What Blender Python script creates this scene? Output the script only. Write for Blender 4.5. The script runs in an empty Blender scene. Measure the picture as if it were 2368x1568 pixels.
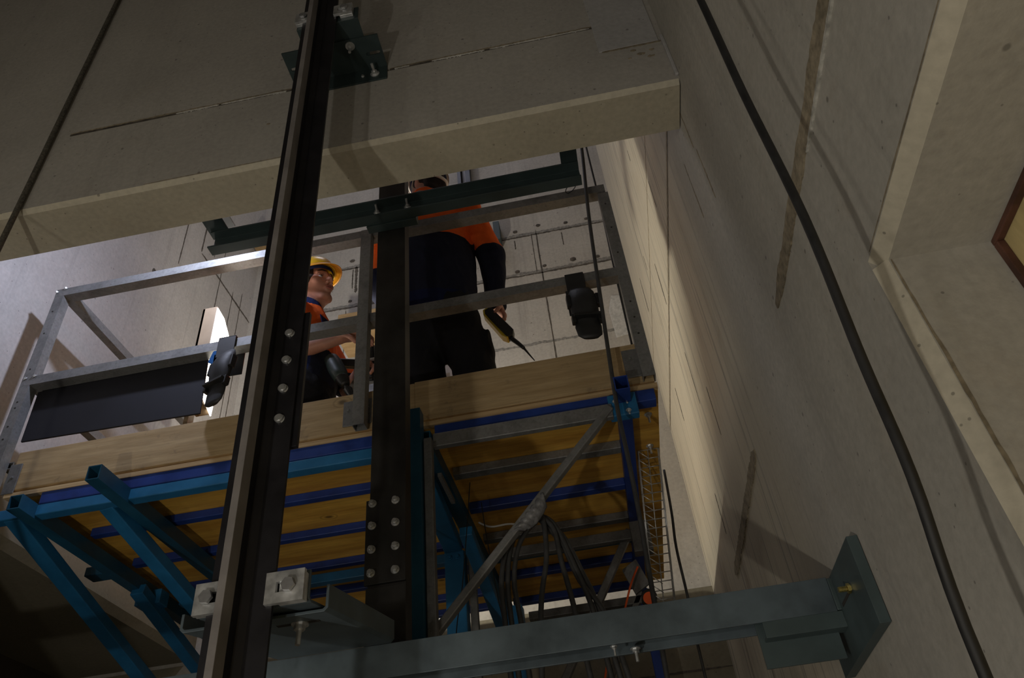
import bpy, bmesh, math, random
import numpy as np
from mathutils import Vector, Matrix
random.seed(7)
V = Vector
scene = bpy.context.scene
COL = scene.collection
PI = math.pi

# ------------------------------------------------------------------ materials
def new_mat(name):
    m = bpy.data.materials.new(name); m.use_nodes = True
    nt = m.node_tree; b = nt.nodes['Principled BSDF']
    return m, nt, b
def coords(nt, scale=(1, 1, 1), rot=(0, 0, 0)):
    tc = nt.nodes.new('ShaderNodeTexCoord'); mp = nt.nodes.new('ShaderNodeMapping')
    mp.inputs['Scale'].default_value = scale; mp.inputs['Rotation'].default_value = rot
    nt.links.new(tc.outputs['Object'], mp.inputs['Vector']); return mp.outputs['Vector']
def noise(nt, vec, scale, detail=4, rough=.55):
    n = nt.nodes.new('ShaderNodeTexNoise'); n.inputs['Scale'].default_value = scale
    n.inputs['Detail'].default_value = detail; n.inputs['Roughness'].default_value = rough
    nt.links.new(vec, n.inputs['Vector']); return n.outputs['Fac']
def ramp(nt, fac, stops):
    r = nt.nodes.new('ShaderNodeValToRGB'); e = r.color_ramp.elements
    while len(e) < len(stops): e.new(.5)
    for i, (p, c) in enumerate(stops):
        e[i].position = p; e[i].color = (c, c, c, 1) if not isinstance(c, tuple) else (*c, 1)
    nt.links.new(fac, r.inputs['Fac']); return r.outputs['Color']
def mix(nt, fac, a, b, mode='MIX'):
    m = nt.nodes.new('ShaderNodeMix'); m.data_type = 'RGBA'; m.blend_type = mode
    for sock, v in ((m.inputs[0], fac), (m.inputs[6], a), (m.inputs[7], b)):
        if isinstance(v, (int, float)): sock.default_value = v
        elif isinstance(v, tuple): sock.default_value = (*v, 1)
        else: nt.links.new(v, sock)
    return m.outputs[2]
def math_n(nt, op, a, b=0.):
    m = nt.nodes.new('ShaderNodeMath'); m.operation = op
    for s, v in ((m.inputs[0], a), (m.inputs[1], b)):
        if isinstance(v, (int, float)): s.default_value = v
        else: nt.links.new(v, s)
    return m.outputs[0]
def bump(nt, b, h, strength=.2, dist=.01):
    n = nt.nodes.new('ShaderNodeBump'); n.inputs['Strength'].default_value = strength
    n.inputs['Distance'].default_value = dist
    nt.links.new(h, n.inputs['Height']); nt.links.new(n.outputs['Normal'], b.inputs['Normal'])

def concrete(name, base, dark=.78, rough=.85, streak=0., pits=True, fine=.06, streak_axis='z', rust=0., farwall=False):
    m, nt, b = new_mat(name)
    v = coords(nt)
    n1 = noise(nt, v, 2.2, 5); n2 = noise(nt, v, 55, 3)
    d = tuple(c*dark for c in base)
    col = mix(nt, ramp(nt, n1, [(.3, 0.), (.72, 1.)]), d, base)
    col = mix(nt, fine*4, col, ramp(nt, n2, [(.3, .35), (.7, 1.)]), 'MULTIPLY')
    if pits:
        for sc, lo in ((9, .035), (23, .05)):
            vo = nt.nodes.new('ShaderNodeTexVoronoi'); vo.inputs['Scale'].default_value = sc
            nt.links.new(v, vo.inputs['Vector'])
            col = mix(nt, ramp(nt, vo.outputs['Distance'], [(lo, .75), (lo+.03, 0.)]), col, tuple(c*.3 for c in base))
    if streak:
        sv = coords(nt, (9, 9, .28) if streak_axis == 'z' else (9, .4, 9))
        s1 = noise(nt, sv, 1.3, 6, .65)
        col = mix(nt, ramp(nt, s1, [(.56, 0.), (.68, streak)]), col, tuple(c*.42 for c in base))
        s2 = noise(nt, sv, 5, 4, .6)
        col = mix(nt, ramp(nt, s2, [(.5, 0.), (.75, streak*.6)]), col, tuple(c*.6 for c in base))
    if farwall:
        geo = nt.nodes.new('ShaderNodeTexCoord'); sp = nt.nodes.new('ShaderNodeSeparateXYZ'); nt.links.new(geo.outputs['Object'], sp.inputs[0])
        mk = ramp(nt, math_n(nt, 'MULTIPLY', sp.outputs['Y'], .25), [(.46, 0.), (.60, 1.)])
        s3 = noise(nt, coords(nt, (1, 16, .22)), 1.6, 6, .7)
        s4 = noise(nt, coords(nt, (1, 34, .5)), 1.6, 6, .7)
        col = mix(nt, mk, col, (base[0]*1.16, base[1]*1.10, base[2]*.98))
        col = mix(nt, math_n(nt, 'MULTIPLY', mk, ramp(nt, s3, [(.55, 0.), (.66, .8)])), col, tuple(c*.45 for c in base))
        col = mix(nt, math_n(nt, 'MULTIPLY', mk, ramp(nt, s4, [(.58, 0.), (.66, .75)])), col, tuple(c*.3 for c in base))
    if rust:
        n3 = noise(nt, v, 6, 6, .7)
        col = mix(nt, ramp(nt, n3, [(.56, 0.), (.75, rust)]), col, (base[0]*.62, base[1]*.5, base[2]*.36))
    nt.links.new(col, b.inputs['Base Color']); b.inputs['Roughness'].default_value = rough
    bump(nt, b, mix(nt, .5, n1, n2), .25, .006)
    return m
def painted(name, col, rough=.45, metal=0., var=.25, scale=14, spec=.5, b_str=.05):
    m, nt, b = new_mat(name)
    v = coords(nt); n = noise(nt, v, scale, 5, .6)
    c = mix(nt, ramp(nt, n, [(.35, 0.), (.7, 1.)]), tuple(x*(1-var) for x in col), tuple(min(1, x*(1+var*.6)) for x in col))
    nt.links.new(c, b.inputs['Base Color']); b.inputs['Metallic'].default_value = metal
    b.inputs['Specular IOR Level'].default_value = spec
    nt.links.new(ramp(nt, n, [(.2, max(0, rough-.1)), (.8, min(1, rough+.12))]), b.inputs['Roughness'])
    bump(nt, b, n, b_str, .003)
    return m
def galvanised(name, base=(.42, .43, .43), rough=.5, metal=.75):
    m, nt, b = new_mat(name)
    v = coords(nt); vo = nt.nodes.new('ShaderNodeTexVoronoi'); vo.inputs['Scale'].default_value = 120
    nt.links.new(v, vo.inputs['Vector'])
    n = noise(nt, v, 7, 6, .7)
    c = mix(nt, .2, base, vo.outputs['Color'], 'SOFT_LIGHT')
    hs = nt.nodes.new('ShaderNodeHueSaturation'); hs.inputs['Saturation'].default_value = .12
    nt.links.new(c, hs.inputs['Color'])
    c = mix(nt, ramp(nt, n, [(.48, 0.), (.66, .55)]), hs.outputs['Color'], tuple(x*.42 for x in base))
    nt.links.new(c, b.inputs['Base Color']); b.inputs['Metallic'].default_value = metal
    b.inputs['Roughness'].default_value = rough
    bump(nt, b, n, .06, .003)
    return m
def wood(name, a, c2, scale=(1.2, 14, 14), knots=True, rough=.7, contrast=1., stain=None):
    m, nt, b = new_mat(name)
    v = coords(nt, scale)
    w = noise(nt, v, 1.6, 6, .62)
    nn = noise(nt, coords(nt, tuple(s*3 for s in scale)), 3, 3)
    col = mix(nt, ramp(nt, w, [(.36, 0.), (.64, 1.)]), c2, a)
    col = mix(nt, .35*contrast, col, ramp(nt, nn, [(.3, .45), (.65, 1.)]), 'MULTIPLY')
    if knots:
        vo = nt.nodes.new('ShaderNodeTexVoronoi'); vo.inputs['Scale'].default_value = 3.1
        nt.links.new(coords(nt, (1, 1.6, 1.6)), vo.inputs['Vector'])
        col = mix(nt, ramp(nt, vo.outputs['Distance'], [(.03, .85), (.075, 0.)]), col, tuple(x*.25 for x in c2))
        col = mix(nt, ramp(nt, vo.outputs['Distance'], [(.09, 0.), (.11, .5), (.13, 0.)]), col, tuple(x*.5 for x in c2))
    if stain:
        n3 = noise(nt, coords(nt), 9, 6, .7)
        col = mix(nt, ramp(nt, n3, [(.6, 0.), (.7, .6)]), col, stain)
    nt.links.new(col, b.inputs['Base Color']); b.inputs['Roughness'].default_value = rough
    bump(nt, b, nn, .12, .002)
    return m
def fabric(name, col, rough=.9, var=.2):
    m, nt, b = new_mat(name)
    v = coords(nt); n = noise(nt, v, 18, 4); n2 = noise(nt, v, 7, 3)
    c = mix(nt, ramp(nt, n2, [(.35, 0.), (.65, 1.)]), tuple(x*(1-var) for x in col), col)
    nt.links.new(c, b.inputs['Base Color']); b.inputs['Roughness'].default_value = rough
    b.inputs['Specular IOR Level'].default_value = .2
    bump(nt, b, mix(nt, .35, n2, n), .9, .02)
    return m
def emit(name, col, strength):
    m, nt, b = new_mat(name)
    b.inputs['Emission Color'].default_value = (*col, 1); b.inputs['Emission Strength'].default_value = strength
    b.inputs['Base Color'].default_value = (.9, .9, .9, 1)
    return m

M = {
 'conc_front': concrete('concrete_lintel', (.47, .445, .41), .82, streak=.12, rust=.15),
 'conc_soffit': concrete('concrete_soffit', (.50, .455, .35), .85, rust=.2),
 'conc_chamfer': concrete('concrete_chamfer', (.60, .55, .44), .85),
 'conc_right': concrete('concrete_right', (.49, .465, .415), .84, streak=.25, pits=True, rust=.25, farwall=True),
 'conc_left': concrete('concrete_left', (.50, .475, .46), .84, streak=.3, rust=.12),
 'conc_back': concrete('concrete_back', (.50, .47, .43), .82, streak=.4, rust=.12),
 'conc_floor': concrete('concrete_floor', (.30, .28, .25), .8),
 'conc_recess_shade': concrete('recess_shade_concrete', (.10, .085, .07), .8),  # deep shade of the recess put into the base colour
 'conc_olive_shade': concrete('olive_shade_concrete', (.22, .195, .14), .8),  # dimness of the walls around deck level and below, put into the colour
 'mortar_grey': concrete('grey_mortar', (.34, .325, .30), .75, fine=.2),
 'conc_patch': concrete('concrete_patch', (.47, .46, .46), .88),
 'mortar': concrete('rough_mortar', (.46, .385, .27), .55, pits=True, fine=.2),
 'mortar_pale': concrete('pale_mortar', (.66, .64, .58), .8, fine=.2),
 'joint_dark': painted('dark_joint', (.10, .085, .07), .95, var=.5, scale=30),
 'rod': concrete('backing_rod', (.85, .83, .78), .7, fine=.15),
 'rail': painted('rail_black_steel', (.020, .019, .023), .45, .3, .35, 10),
 'rail_nose': painted('rail_machined_nose', (.26, .24, .235), .45, .25, .2, 12),
 'col': painted('mill_scale_steel', (.045, .043, .042), .5, .55, .45, 6, b_str=.12),
 'green': painted('green_grey_primer', (.07, .10, .105), .5, .1, .2, 9),
 'green_dark': painted('dark_green_primer', (.030, .048, .050), .5, .1, .2, 9),
 'beam': painted('blue_grey_primer', (.115, .15, .175), .48, .25, .35, 7),
 'zinc': painted('bright_zinc', (.70, .71, .72), .36, .7, .35, 26, b_str=.12),
 'zinc_bolt': painted('dull_bolt_head', (.36, .36, .37), .4, .6, .2, 30),
 'zinc_yellow': painted('yellow_zinc', (.62, .50, .16), .28, .9, .25, 40),
 'galv': galvanised('galvanised_tube', (.215, .22, .22), .55, .5),
 'galv_dark': galvanised('weathered_galvanised', (.18, .18, .18), .55, .5),
 'blue': painted('royal_blue_paint', (.015, .045, .24), .42, 0, .35, 8),
 'blue_light': painted('sky_blue_paint', (.018, .15, .34), .42, 0, .25, 8),
 'blue_mid': painted('teal_blue_paint', (.012, .085, .16), .42, 0, .25, 8),
 'ply': wood('plywood_underside', (.78, .45, .08), (.54, .27, .04), (1.1, 9, 9), rough=.6),
 'toe': wood('toe_board_timber', (.47, .345, .19), (.36, .25, .125), (1.4, 20, 20), stain=(.16, .12, .08)),
 'ply_edge': wood('plywood_edge', (.62, .46, .26), (.42, .28, .14), (1, 50, 120), knots=False),
 'tan_wood': wood('tan_timber', (.38, .26, .13), (.28, .18, .08), (2, 12, 12)),
 'yellow_wood': wood('yellow_formply', (.62, .50, .24), (.50, .38, .16), (6, 6, 1.5)),
 'black_rubber': painted('black_rubber', (.018, .018, .019), .55, 0, .3, 30),
 'black_sheet': painted('black_sheet', (.008, .008, .013), .75, 0, .3, 5, b_str=.15),
 'grey_cable': painted('dark_cable', (.045, .045, .045), .5, 0, .3, 30),
 'rope': painted('brown_rope', (.11, .10, .08), .9, 0, .6, 120, b_str=.8),
 'orange_cord': painted('orange_cord', (.75, .11, .02), .5, 0, .1),
 'white_cord': painted('white_cord', (.5, .48, .46), .6, 0, .1),
 'film': painted('grey_wrap', (.22, .22, .23), .35, .2, .4, 60, b_str=.5),
 'skin': painted('skin', (.46, .22, .155), .55, 0, .15, 20, .4, .03),
 'lip': painted('lip_skin', (.36, .11, .09), .5, 0, .1),
 'eye_white': painted('eye_white', (.45, .42, .40), .3, 0, .05),
 'iris': painted('dark_iris', (.03, .02, .015), .2, 0, .05),
 'hair': painted('dark_hair', (.022, .014, .010), .7, 0, .5, 120, .3, .6),
 'orange': fabric('hi_vis_orange', (.95, .15, .022)),
 'navy': fabric('navy_cloth', (.012, .014, .030)),
 'navy_blue': fabric('navy_collar', (.010, .018, .075)),
 'trouser': fabric('black_trouser_cloth', (.012, .012, .015)),
 'belt': fabric('blue_shirt_hem', (.008, .012, .050)),
 'yellow_hat': painted('yellow_hat_shell', (.80, .46, .02), .3, 0, .12, 30),
 'orange_brim': painted('amber_brim', (.85, .34, .01), .35, 0, .05, 30),
 'white_hat': painted('white_hat_shell', (.78, .76, .74), .35, 0, .05),
 'dark_green_tool': painted('dark_tool_body', (.020, .032, .028), .5, 0, .2),
 'yellow_tool': painted('yellow_tool_edge', (.55, .40, .02), .45, 0, .1),
 'black_tool': painted('black_tool', (.012, .012, .012), .45, 0, .2),
 'card': wood('cardboard', (.36, .26, .15), (.32, .22, .12), (1, 30, 30), knots=False),
 'cloth_white': concrete('pale_plaster_patch', (.66, .65, .63), .8, fine=.12),
 'red_paint': painted('red_crayon', (.42, .07, .02), .8, 0, .3, 60),
 'blue_ink': painted('blue_ink', (.05, .06, .35), .6),
 'strap_blue': fabric('blue_strap', (.02, .10, .30)),
 'glow': emit('lamp_glow', (1.0, .93, .80), 28),
 'lamp_side': painted('lamp_tan_side', (.34, .25, .16), .5, 0, .15, 8),
 'green_mark': painted('green_mark', (.02, .28, .12), .6),
 'pale_sheet': painted('pale_sheet', (.72, .74, .80), .5, 0, .06),
 'void': painted('unlit_void', (.03, .026, .022), .9),
 'blue_tag': fabric('blue_wrist_cloth', (.03, .10, .5)),
 'red_brown': painted('red_oxide', (.10, .04, .025), .6, 0, .5, 20),
}

# ------------------------------------------------------------------ mesh builder
class MB:
    def __init__(s): s.bm = bmesh.new()
    def poly(s, pts, ex):
        ex = V(ex); a = [s.bm.verts.new(V(p)) for p in pts]; b = [s.bm.verts.new(V(p)+ex) for p in pts]
        n = len(pts); s.bm.faces.new(a[::-1]); s.bm.faces.new(b)
        for i in range(n): s.bm.faces.new((a[i], a[(i+1) % n], b[(i+1) % n], b[i]))
        return s
    def box(s, x0, x1, y0, y1, z0, z1):
        return s.poly([(x0, y0, z0), (x1, y0, z0), (x1, y1, z0), (x0, y1, z0)], (0, 0, z1-z0))
    def bar(s, p0, p1, w, h, up=(0, 0, 1)):
        p0, p1 = V(p0), V(p1); d = (p1-p0).normalized(); sd = d.cross(V(up)).normalized(); u = sd.cross(d)
        sd *= w/2; u *= h/2
        return s.poly([p0-sd-u, p0+sd-u, p0+sd+u, p0-sd+u], p1-p0)
    def hollow(s, p0, p1, w, h, t=.003, up=(0, 0, 1)):   # rectangular hollow section
        p0, p1 = V(p0), V(p1); d = (p1-p0).normalized(); sd = d.cross(V(up)).normalized(); u = sd.cross(d)
        O = [(-w/2, -h/2), (w/2, -h/2), (w/2, h/2), (-w/2, h/2)]; I = [(a*(1-2*t/w), b*(1-2*t/h)) for a, b in O]
        R = []
        for P in (p0, p1):
            R.append(([s.bm.verts.new(P+sd*a+u*b) for a, b in O], [s.bm.verts.new(P+sd*a+u*b) for a, b in I]))
        for i in range(4):
            j = (i+1) % 4; (o0, i0), (o1, i1) = R
            s.bm.faces.new((o0[i], o0[j], o1[j], o1[i])); s.bm.faces.new((i0[j], i0[i], i1[i], i1[j]))
            s.bm.faces.new((o0[j], o0[i], i0[i], i0[j])); s.bm.faces.new((o1[i], o1[j], i1[j], i1[i]))
        return s
    def cyl(s, p0, p1, r, n=16, r2=None, rot=0):
        p0, p1 = V(p0), V(p1); d = (p1-p0).normalized(); a = d.orthogonal().normalized(); b = d.cross(a)
        if r2 is None: r2 = r
        R = [[s.bm.verts.new(P+(a*math.cos(rot+2*PI*i/n)+b*math.sin(rot+2*PI*i/n))*q) for i in range(n)] for P, q in ((p0, r), (p1, r2))]
        s.bm.faces.new(R[0][::-1]); s.bm.faces.new(R[1])
        for i in range(n): j = (i+1) % n; s.bm.faces.new((R[0][i], R[0][j], R[1][j], R[1][i]))
        return s
    def tube(s, pts, r, n=10, sub=6):
        P = [V(p) for p in pts]
        if sub > 1 and len(P) > 2:
            Q = []
            for i in range(len(P)-1):
                a = P[max(0, i-1)]; b = P[i]; c = P[i+1]; d = P[min(len(P)-1, i+2)]
                for k in range(sub):
                    t = k/sub
                    Q.append(.5*((2*b)+(c-a)*t+(2*a-5*b+4*c-d)*t*t+(3*b-a-3*c+d)*t**3))
            Q.append(P[-1]); P = Q
        u = (P[1]-P[0]).orthogonal().normalized(); rings = []
        for i, p in enumerate(P):
            d = (P[min(i+1, len(P)-1)]-P[max(i-1, 0)]).normalized()
            u = (u-d*u.dot(d)).normalized(); w = d.cross(u); rr = r(i/(len(P)-1)) if callable(r) else r
            rings.append([s.bm.verts.new(p+(u*math.cos(2*PI*k/n)+w*math.sin(2*PI*k/n))*rr) for k in range(n)])
        s.bm.faces.new(rings[0][::-1]); s.bm.faces.new(rings[-1])
        for A, B in zip(rings, rings[1:]):
            for k in range(n): s.bm.faces.new((A[k], A[(k+1) % n], B[(k+1) % n], B[k]))
        return s
    def ell(s, c, r, rot=None, u=20, v=12):
        mt = Matrix.Translation(V(c)) @ ((rot.to_4x4()) if rot else Matrix.Identity(4)) @ Matrix.Diagonal((*r, 1))
        bmesh.ops.create_uvsphere(s.bm, u_segments=u, v_segments=v, radius=1, matrix=mt); return s
    def prof(s, pts, axis, a0, a1):
        """closed outline extruded along an axis; pts are the two other coordinates in xyz order"""
        f = {'x': lambda p, a: (a, p[0], p[1]), 'y': lambda p, a: (p[0], a, p[1]), 'z': lambda p, a: (p[0], p[1], a)}[axis]
        ex = {'x': (a1-a0, 0, 0), 'y': (0, a1-a0, 0), 'z': (0, 0, a1-a0)}[axis]
        return s.poly([f(p, a0) for p in pts], ex)
    def xf(s, m): bmesh.ops.transform(s.bm, matrix=m, verts=s.bm.verts); return s
    def build(s, name, mat, parent=None, bevel=0, smooth=False, kind=None, label=None):
        bmesh.ops.recalc_face_normals(s.bm, faces=s.bm.faces)
        me = bpy.data.meshes.new(name); s.bm.to_mesh(me); s.bm.free()
        return link(name, me, mat, parent, bevel, smooth, kind, label)
def link(name, me, mat, parent=None, bevel=0, smooth=False, kind=None, label=None):
    o = bpy.data.objects.new(name, me); COL.objects.link(o)
    for m in (mat if isinstance(mat, list) else [mat]): me.materials.append(M[m])
    if smooth:
        for p in me.polygons: p.use_smooth = True
        if smooth == 'auto':
            for e in me.edges: pass
            me.set_sharp_from_angle(angle=.6)
    if bevel:
        b = o.modifiers.new('bevel', 'BEVEL'); b.width = bevel; b.segments = 2; b.limit_method = 'ANGLE'; b.angle_limit = .7
    if parent:
        o.parent = parent
        root = parent
        o.matrix_parent_inverse = world_of(parent).inverted()
    if kind: o['kind'] = kind
    if label: o['label'] = label
    return o
def world_of(o):
    m = Matrix.LocRotScale(o.location, o.rotation_euler, o.scale)
    if o.parent: m = world_of(o.parent) @ o.matrix_parent_inverse @ m
    return m
def thing(name, label, cat, loc=(0, 0, 0), group=None):
    o = bpy.data.objects.new(name, None); COL.objects.link(o); o.location = loc; o.empty_display_size = .05
    return tag(o, label, cat, group)
def tag(o, label, cat, group=None, kind=None):
    o['label'] = label; o['category'] = cat
    if group: o['group'] = group
    if kind: o['kind'] = kind
    return o
def copy_part(o, parent, mat4):
    """a copy of a part placed at mat4 (parent-free world matrix) under parent, with its sub-parts"""
    c = o.copy(); COL.objects.link(c); c.parent = parent
    c.matrix_parent_inverse = world_of(parent).inverted()
    c.location, c.rotation_euler, c.scale = mat4.to_translation(), mat4.to_euler(), (1, 1, 1)
    for ch in list(o.children):
        d = ch.copy(); COL.objects.link(d); d.parent = c; d.matrix_parent_inverse = Matrix.Identity(4)
        d.location, d.rotation_euler = ch.location, ch.rotation_euler
    return c

# a hexagon bolt pointing along +z of its own frame, built once as mesh data and shared
def hexmesh(name, parts):
    mb = MB()
    for (kind, z0, z1, r) in parts: mb.cyl((0, 0, z0), (0, 0, z1), r, 6 if kind == 'h' else 18)
    bmesh.ops.recalc_face_normals(mb.bm, faces=mb.bm.faces)
    me = bpy.data.meshes.new(name); mb.bm.to_mesh(me); mb.bm.free(); return me
NUT = hexmesh('nut_on_stud', [('c', 0, .0025, .0125), ('h', .0025, .0115, .0095), ('c', .0115, .017, .0058)])
HEAD = hexmesh('hex_head', [('h', 0, .0025, .0105), ('h', .0025, .0105, .0138)])
DOME = hexmesh('round_head', [('c', 0, .002, .0125), ('c', .002, .008, .0105), ('c', .008, .0105, .0075)])
STUD = hexmesh('stud_nut', [('c', 0, .003, .018), ('h', .003, .014, .012), ('c', .014, .045, .0055)])
SCREW = hexmesh('screw_head', [('c', 0, .002, .007), ('h', .002, .006, .005)])
_mats = {}
def bolt(me, loc, d, parent, mat='zinc', name='bolt', spin=0., scale=1.):
    key = (me.name, mat)
    if key not in _mats:
        m2 = me.copy(); m2.materials.append(M[mat]); _mats[key] = m2
    o = bpy.data.objects.new(name, _mats[key]); COL.objects.link(o)
    q = V((0, 0, 1)).rotation_difference(V(d).normalized())
    m4 = Matrix.Translation(V(loc)) @ q.to_matrix().to_4x4() @ Matrix.Rotation(spin, 4, 'Z')
    o.location = m4.to_translation(); o.rotation_euler = m4.to_euler(); o.scale = (scale,)*3
    if parent: o.parent = parent; o.matrix_parent_inverse = world_of(parent).inverted()
    return o

# ------------------------------------------------------------------ camera (origin = the photographer's eye)
RM = Matrix(((0.98195981, -0.17515294, -0.07124866), (0.16576319, 0.61607966, 0.77004443), (-0.0909807, -0.76796309, 0.63399938)))
cd = bpy.data.cameras.new('camera'); cam = bpy.data.objects.new('camera', cd); COL.objects.link(cam)
rt, dn, fw = RM.col[0], RM.col[1], RM.col[2]
cam.matrix_world = Matrix((( rt[0], -dn[0], -fw[0], 0), (rt[1], -dn[1], -fw[1], 0), (rt[2], -dn[2], -fw[2], 0), (0, 0, 0, 1)))
cd.sensor_width = 36; cd.lens = 1770/2368*36; cd.clip_start = .05; cd.clip_end = 60
scene.camera = cam

# ------------------------------------------------------------------ the shaft
XR, XL, YF, YB2, YB = .54, -2.46, 1.58, 1.78, 4.25
FL, TOP = -1.5, 9.0
ZS = 2.305                                     # soffit of the lintel
MB().box(-4.2, 1.2, -3.6, YB+.2, FL-.1, FL).build('floor', 'conc_floor', kind='structure')
MB().box(-4.2, 1.2, -3.6, YB+.2, TOP, TOP+.1).build('ceiling', 'conc_back', kind='structure')
def ragged(name, mat, parent, axis, a0, a1, c, half, plane, depth, n=60, jit=.4, seed=1, normal='y', lab=None, kind=None):
    """a thin ragged band along an axis on a wall plane"""
    n = int(n*1.6); rnd = random.Random(seed); A = []; B = []
    def track():
        w = [rnd.random() for _ in range(n//5+4)]; f = [rnd.random() for _ in range(n+1)]
        return [max(0, min(1, .25+.5*(w[i//5]*(1-i % 5/5)+w[i//5+1]*(i % 5/5))+.45*(f[i]-.5))) for i in range(n+1)]
    ja, jb = track(), track()
    for i in range(n+1):
        t = a0+(a1-a0)*i/n; env = min(1, 14*min(i, n-i)/n+.3)
        A.append((t, c+half*env*(1-ja[i]*jit))); B.append((t, c-half*env*(1-jb[i]*jit)))
    pts = A+B[::-1]
    def P(t, u):
        if normal == 'y': return (t, plane, u) if axis == 'x' else (u, plane, t)
        if normal == 'x': return (plane, t, u) if axis == 'y' else (plane, u, t)
    mb = MB(); ex = (0, depth, 0) if normal == 'y' else (depth, 0, 0)
    for i in range(n):
        mb.poly([P(*A[i]), P(*A[i+1]), P(*B[i+1]), P(*B[i])], ex)
    bmesh.ops.remove_doubles(mb.bm, verts=mb.bm.verts, dist=1e-5)
    return mb.build(name, mat, parent, kind=kind, label=lab)
# back wall
wb = MB().box(XL-.9, XR+.2, YB, YB+.2, 1.52, TOP).build('wall_back', 'conc_back', kind='structure')
MB().box(XL-.9, XR+.2, YB-.01, YB+.2, FL, 1.52).build('lower_wall', 'conc_olive_shade', wb)  # shade under the deck painted as a darker wall colour
ragged('block_joint', 'joint_dark', wb, 'x', XL, XR, 1.10, .008, YB-.011, .003, 100, .8, 61)
ragged('block_joint', 'joint_dark', wb, 'x', XL, XR, 1.32, .006, YB-.011, .003, 100, .8, 62)
# left wall: a pale upper wall over olive band and recess, shade put into their colours
wl = MB().box(XL-.9, XL, YB2, YB, 1.84, TOP).build('wall_left', 'conc_left', kind='structure')
MB().prof([(XL+.008, ZS-.72), (XL+.008, 1.84), (XL-.9, 1.84), (XL-.9, ZS-.76), (XL-.02, ZS-.76)], 'y', YB2, YB).build('lower_wall', 'conc_olive_shade', wl)
MB().box(XL-.9, XL-.8, YB2, YB, FL, ZS-.76).build('recess_wall', 'conc_recess_shade', wl)
# front wall with its lintel, soffit and chamfered arris
G0, G1 = 2.748, 2.766
fr = MB()
fr.box(-4.2, XR, YF, YB2, ZS+.016, G0)
fr.box(-4.2, -1.83, YF, YB2, G0, G1); fr.box(.315, XR, YF, YB2, G0, G1); fr.box(-1.83, .315, YF+.016, YB2, G0, G1)
fr.box(-4.2, XR, YF, YB2, G1, TOP)
fr.box(-4.2, -2.2, YF, YB2, FL, ZS)
wf = fr.build('wall_front', 'conc_front', kind='structure')
MB().box(-1.83, .315, YF+.0125, YF+.0165, G0, G1).build('joint_back', 'joint_dark', wf)
MB().box(-4.2, XR-.004, YF+.016, YB2, ZS, ZS+.016).build('soffit', 'conc_soffit', wf)
MB().prof([(YF, ZS+.016), (YF+.016, ZS), (YF+.016, ZS+.016)], 'x', -4.2, XR-.004).build('chamfer', 'conc_chamfer', wf)
for a_, b_, sd_ in ((-1.83, -.90, 3), (-.50, .315, 4)):
    ragged('joint_shadow_gap', 'joint_dark', wf, 'x', a_, b_, (G0+G1)/2, .0095, YF-.0006, .014, 90, .5, sd_)
    ragged('joint_dirt', 'mortar', wf, 'x', a_, b_, (G0+G1)/2+.007, .007, YF-.0009, .01, 80, .9, sd_+4)
for a_, b_, sd_ in ((-1.38, -1.20, 13), (-1.19, -.92, 14), (-.48, -.42, 15), (-.33, -.12, 16), (-.10, .29, 17)):
    ragged('joint_filler', 'rod', wf, 'x', a_, b_, (G0+G1)/2-.002, .0062, YF-.0014, .014, 60, .75, sd_)
ragged('arris_dirt', 'mortar', wf, 'x', -1.42, -.76, ZS+.020, .003, YF-.0008, .006, 40, .8, 9)
# repaired rectangle at the lintel's right end
MB().box(.30, .52, YF-.004, YF+.002, 2.575, 3.4).build('repair_patch', 'conc_patch', wf, .002)
ragged('patch_edge', 'mortar', wf, 'x', .31, .53, 2.572, .006, YF-.003, .008, 30, .8, 12)
for i, (x, z, r) in enumerate([(.445, 2.515, .012), (.475, 2.49, .010), (.42, 2.545, .008), (.485, 2.53, .008), (-.97, 2.55, .006), (.40, 2.50, .005)]):
    mb = MB().ell((x, YF, z), (r*1.4, .003, r*.7), u=9, v=6)
    for v in mb.bm.verts: v.co += V((random.uniform(-1, 1), 0, random.uniform(-1, 1)))*r*.3
    mb.build('broken_spot', 'mortar', wf)
MB().prof([(XR-.012, YF-.012), (XR, YF-.012), (XR, YF), (XR-.012, YF)], 'z', ZS+.03, 2.60).build('corner_fillet', 'conc_patch', wf, .003)
# right wall with the opening on the camera side
NZ, NY, NX = .874, 1.03, .745
CH = .022
rw = MB()
rw.box(XR, NX, NY+CH, YB+.2, FL, TOP)
rw.box(XR, NX, -3.6, NY+CH, NZ+CH, TOP)
rw.prof([(XR+CH, NY), (XR+CH, NY+CH), (NX, NY+CH), (NX, NY)], 'z', FL, NZ+CH)
rw.prof([(XR+CH, NZ), (NX, NZ), (NX, NZ+CH), (XR+CH, NZ+CH)], 'y', -3.6, NY+.001)
wr = rw.build('wall_right', 'conc_right', kind='structure')
ch = MB()
ch.poly([(XR, NY+CH, FL), (XR+CH, NY, FL), (XR+CH, NY+CH, FL)], (0, 0, NZ-FL+.003))
ch.poly([(XR, NY+CH, NZ+CH), (XR+CH, NY+CH, NZ), (XR+CH, NY+CH, NZ+CH)], (0, -5, 0))
ch.build('chamfer', 'conc_chamfer', wr)
MB().box(NX, NX+.02, -3.6, NY+.4, FL, NZ+.3).build('form_panel', 'yellow_wood', wr)
ragged('jamb_edge', 'mortar', wr, 'z', FL+.6, NZ, XR+CH+.004, .005, NY-.001, .004, 60, .9, 21, 'y')
ragged('head_edge', 'mortar', wr, 'y', -.6, NY, NZ+CH+.004, .003, XR-.0008, .004, 60, .9, 22, 'x')
MB().box(NX-.014, NX, -3.0, NY, NZ-.012, NZ).build('opening_trim', 'red_brown', wr, .002)
MB().box(NX-.014, NX, NY-.014, NY, FL, NZ-.012).build('opening_trim', 'red_brown', wr, .002)
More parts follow.
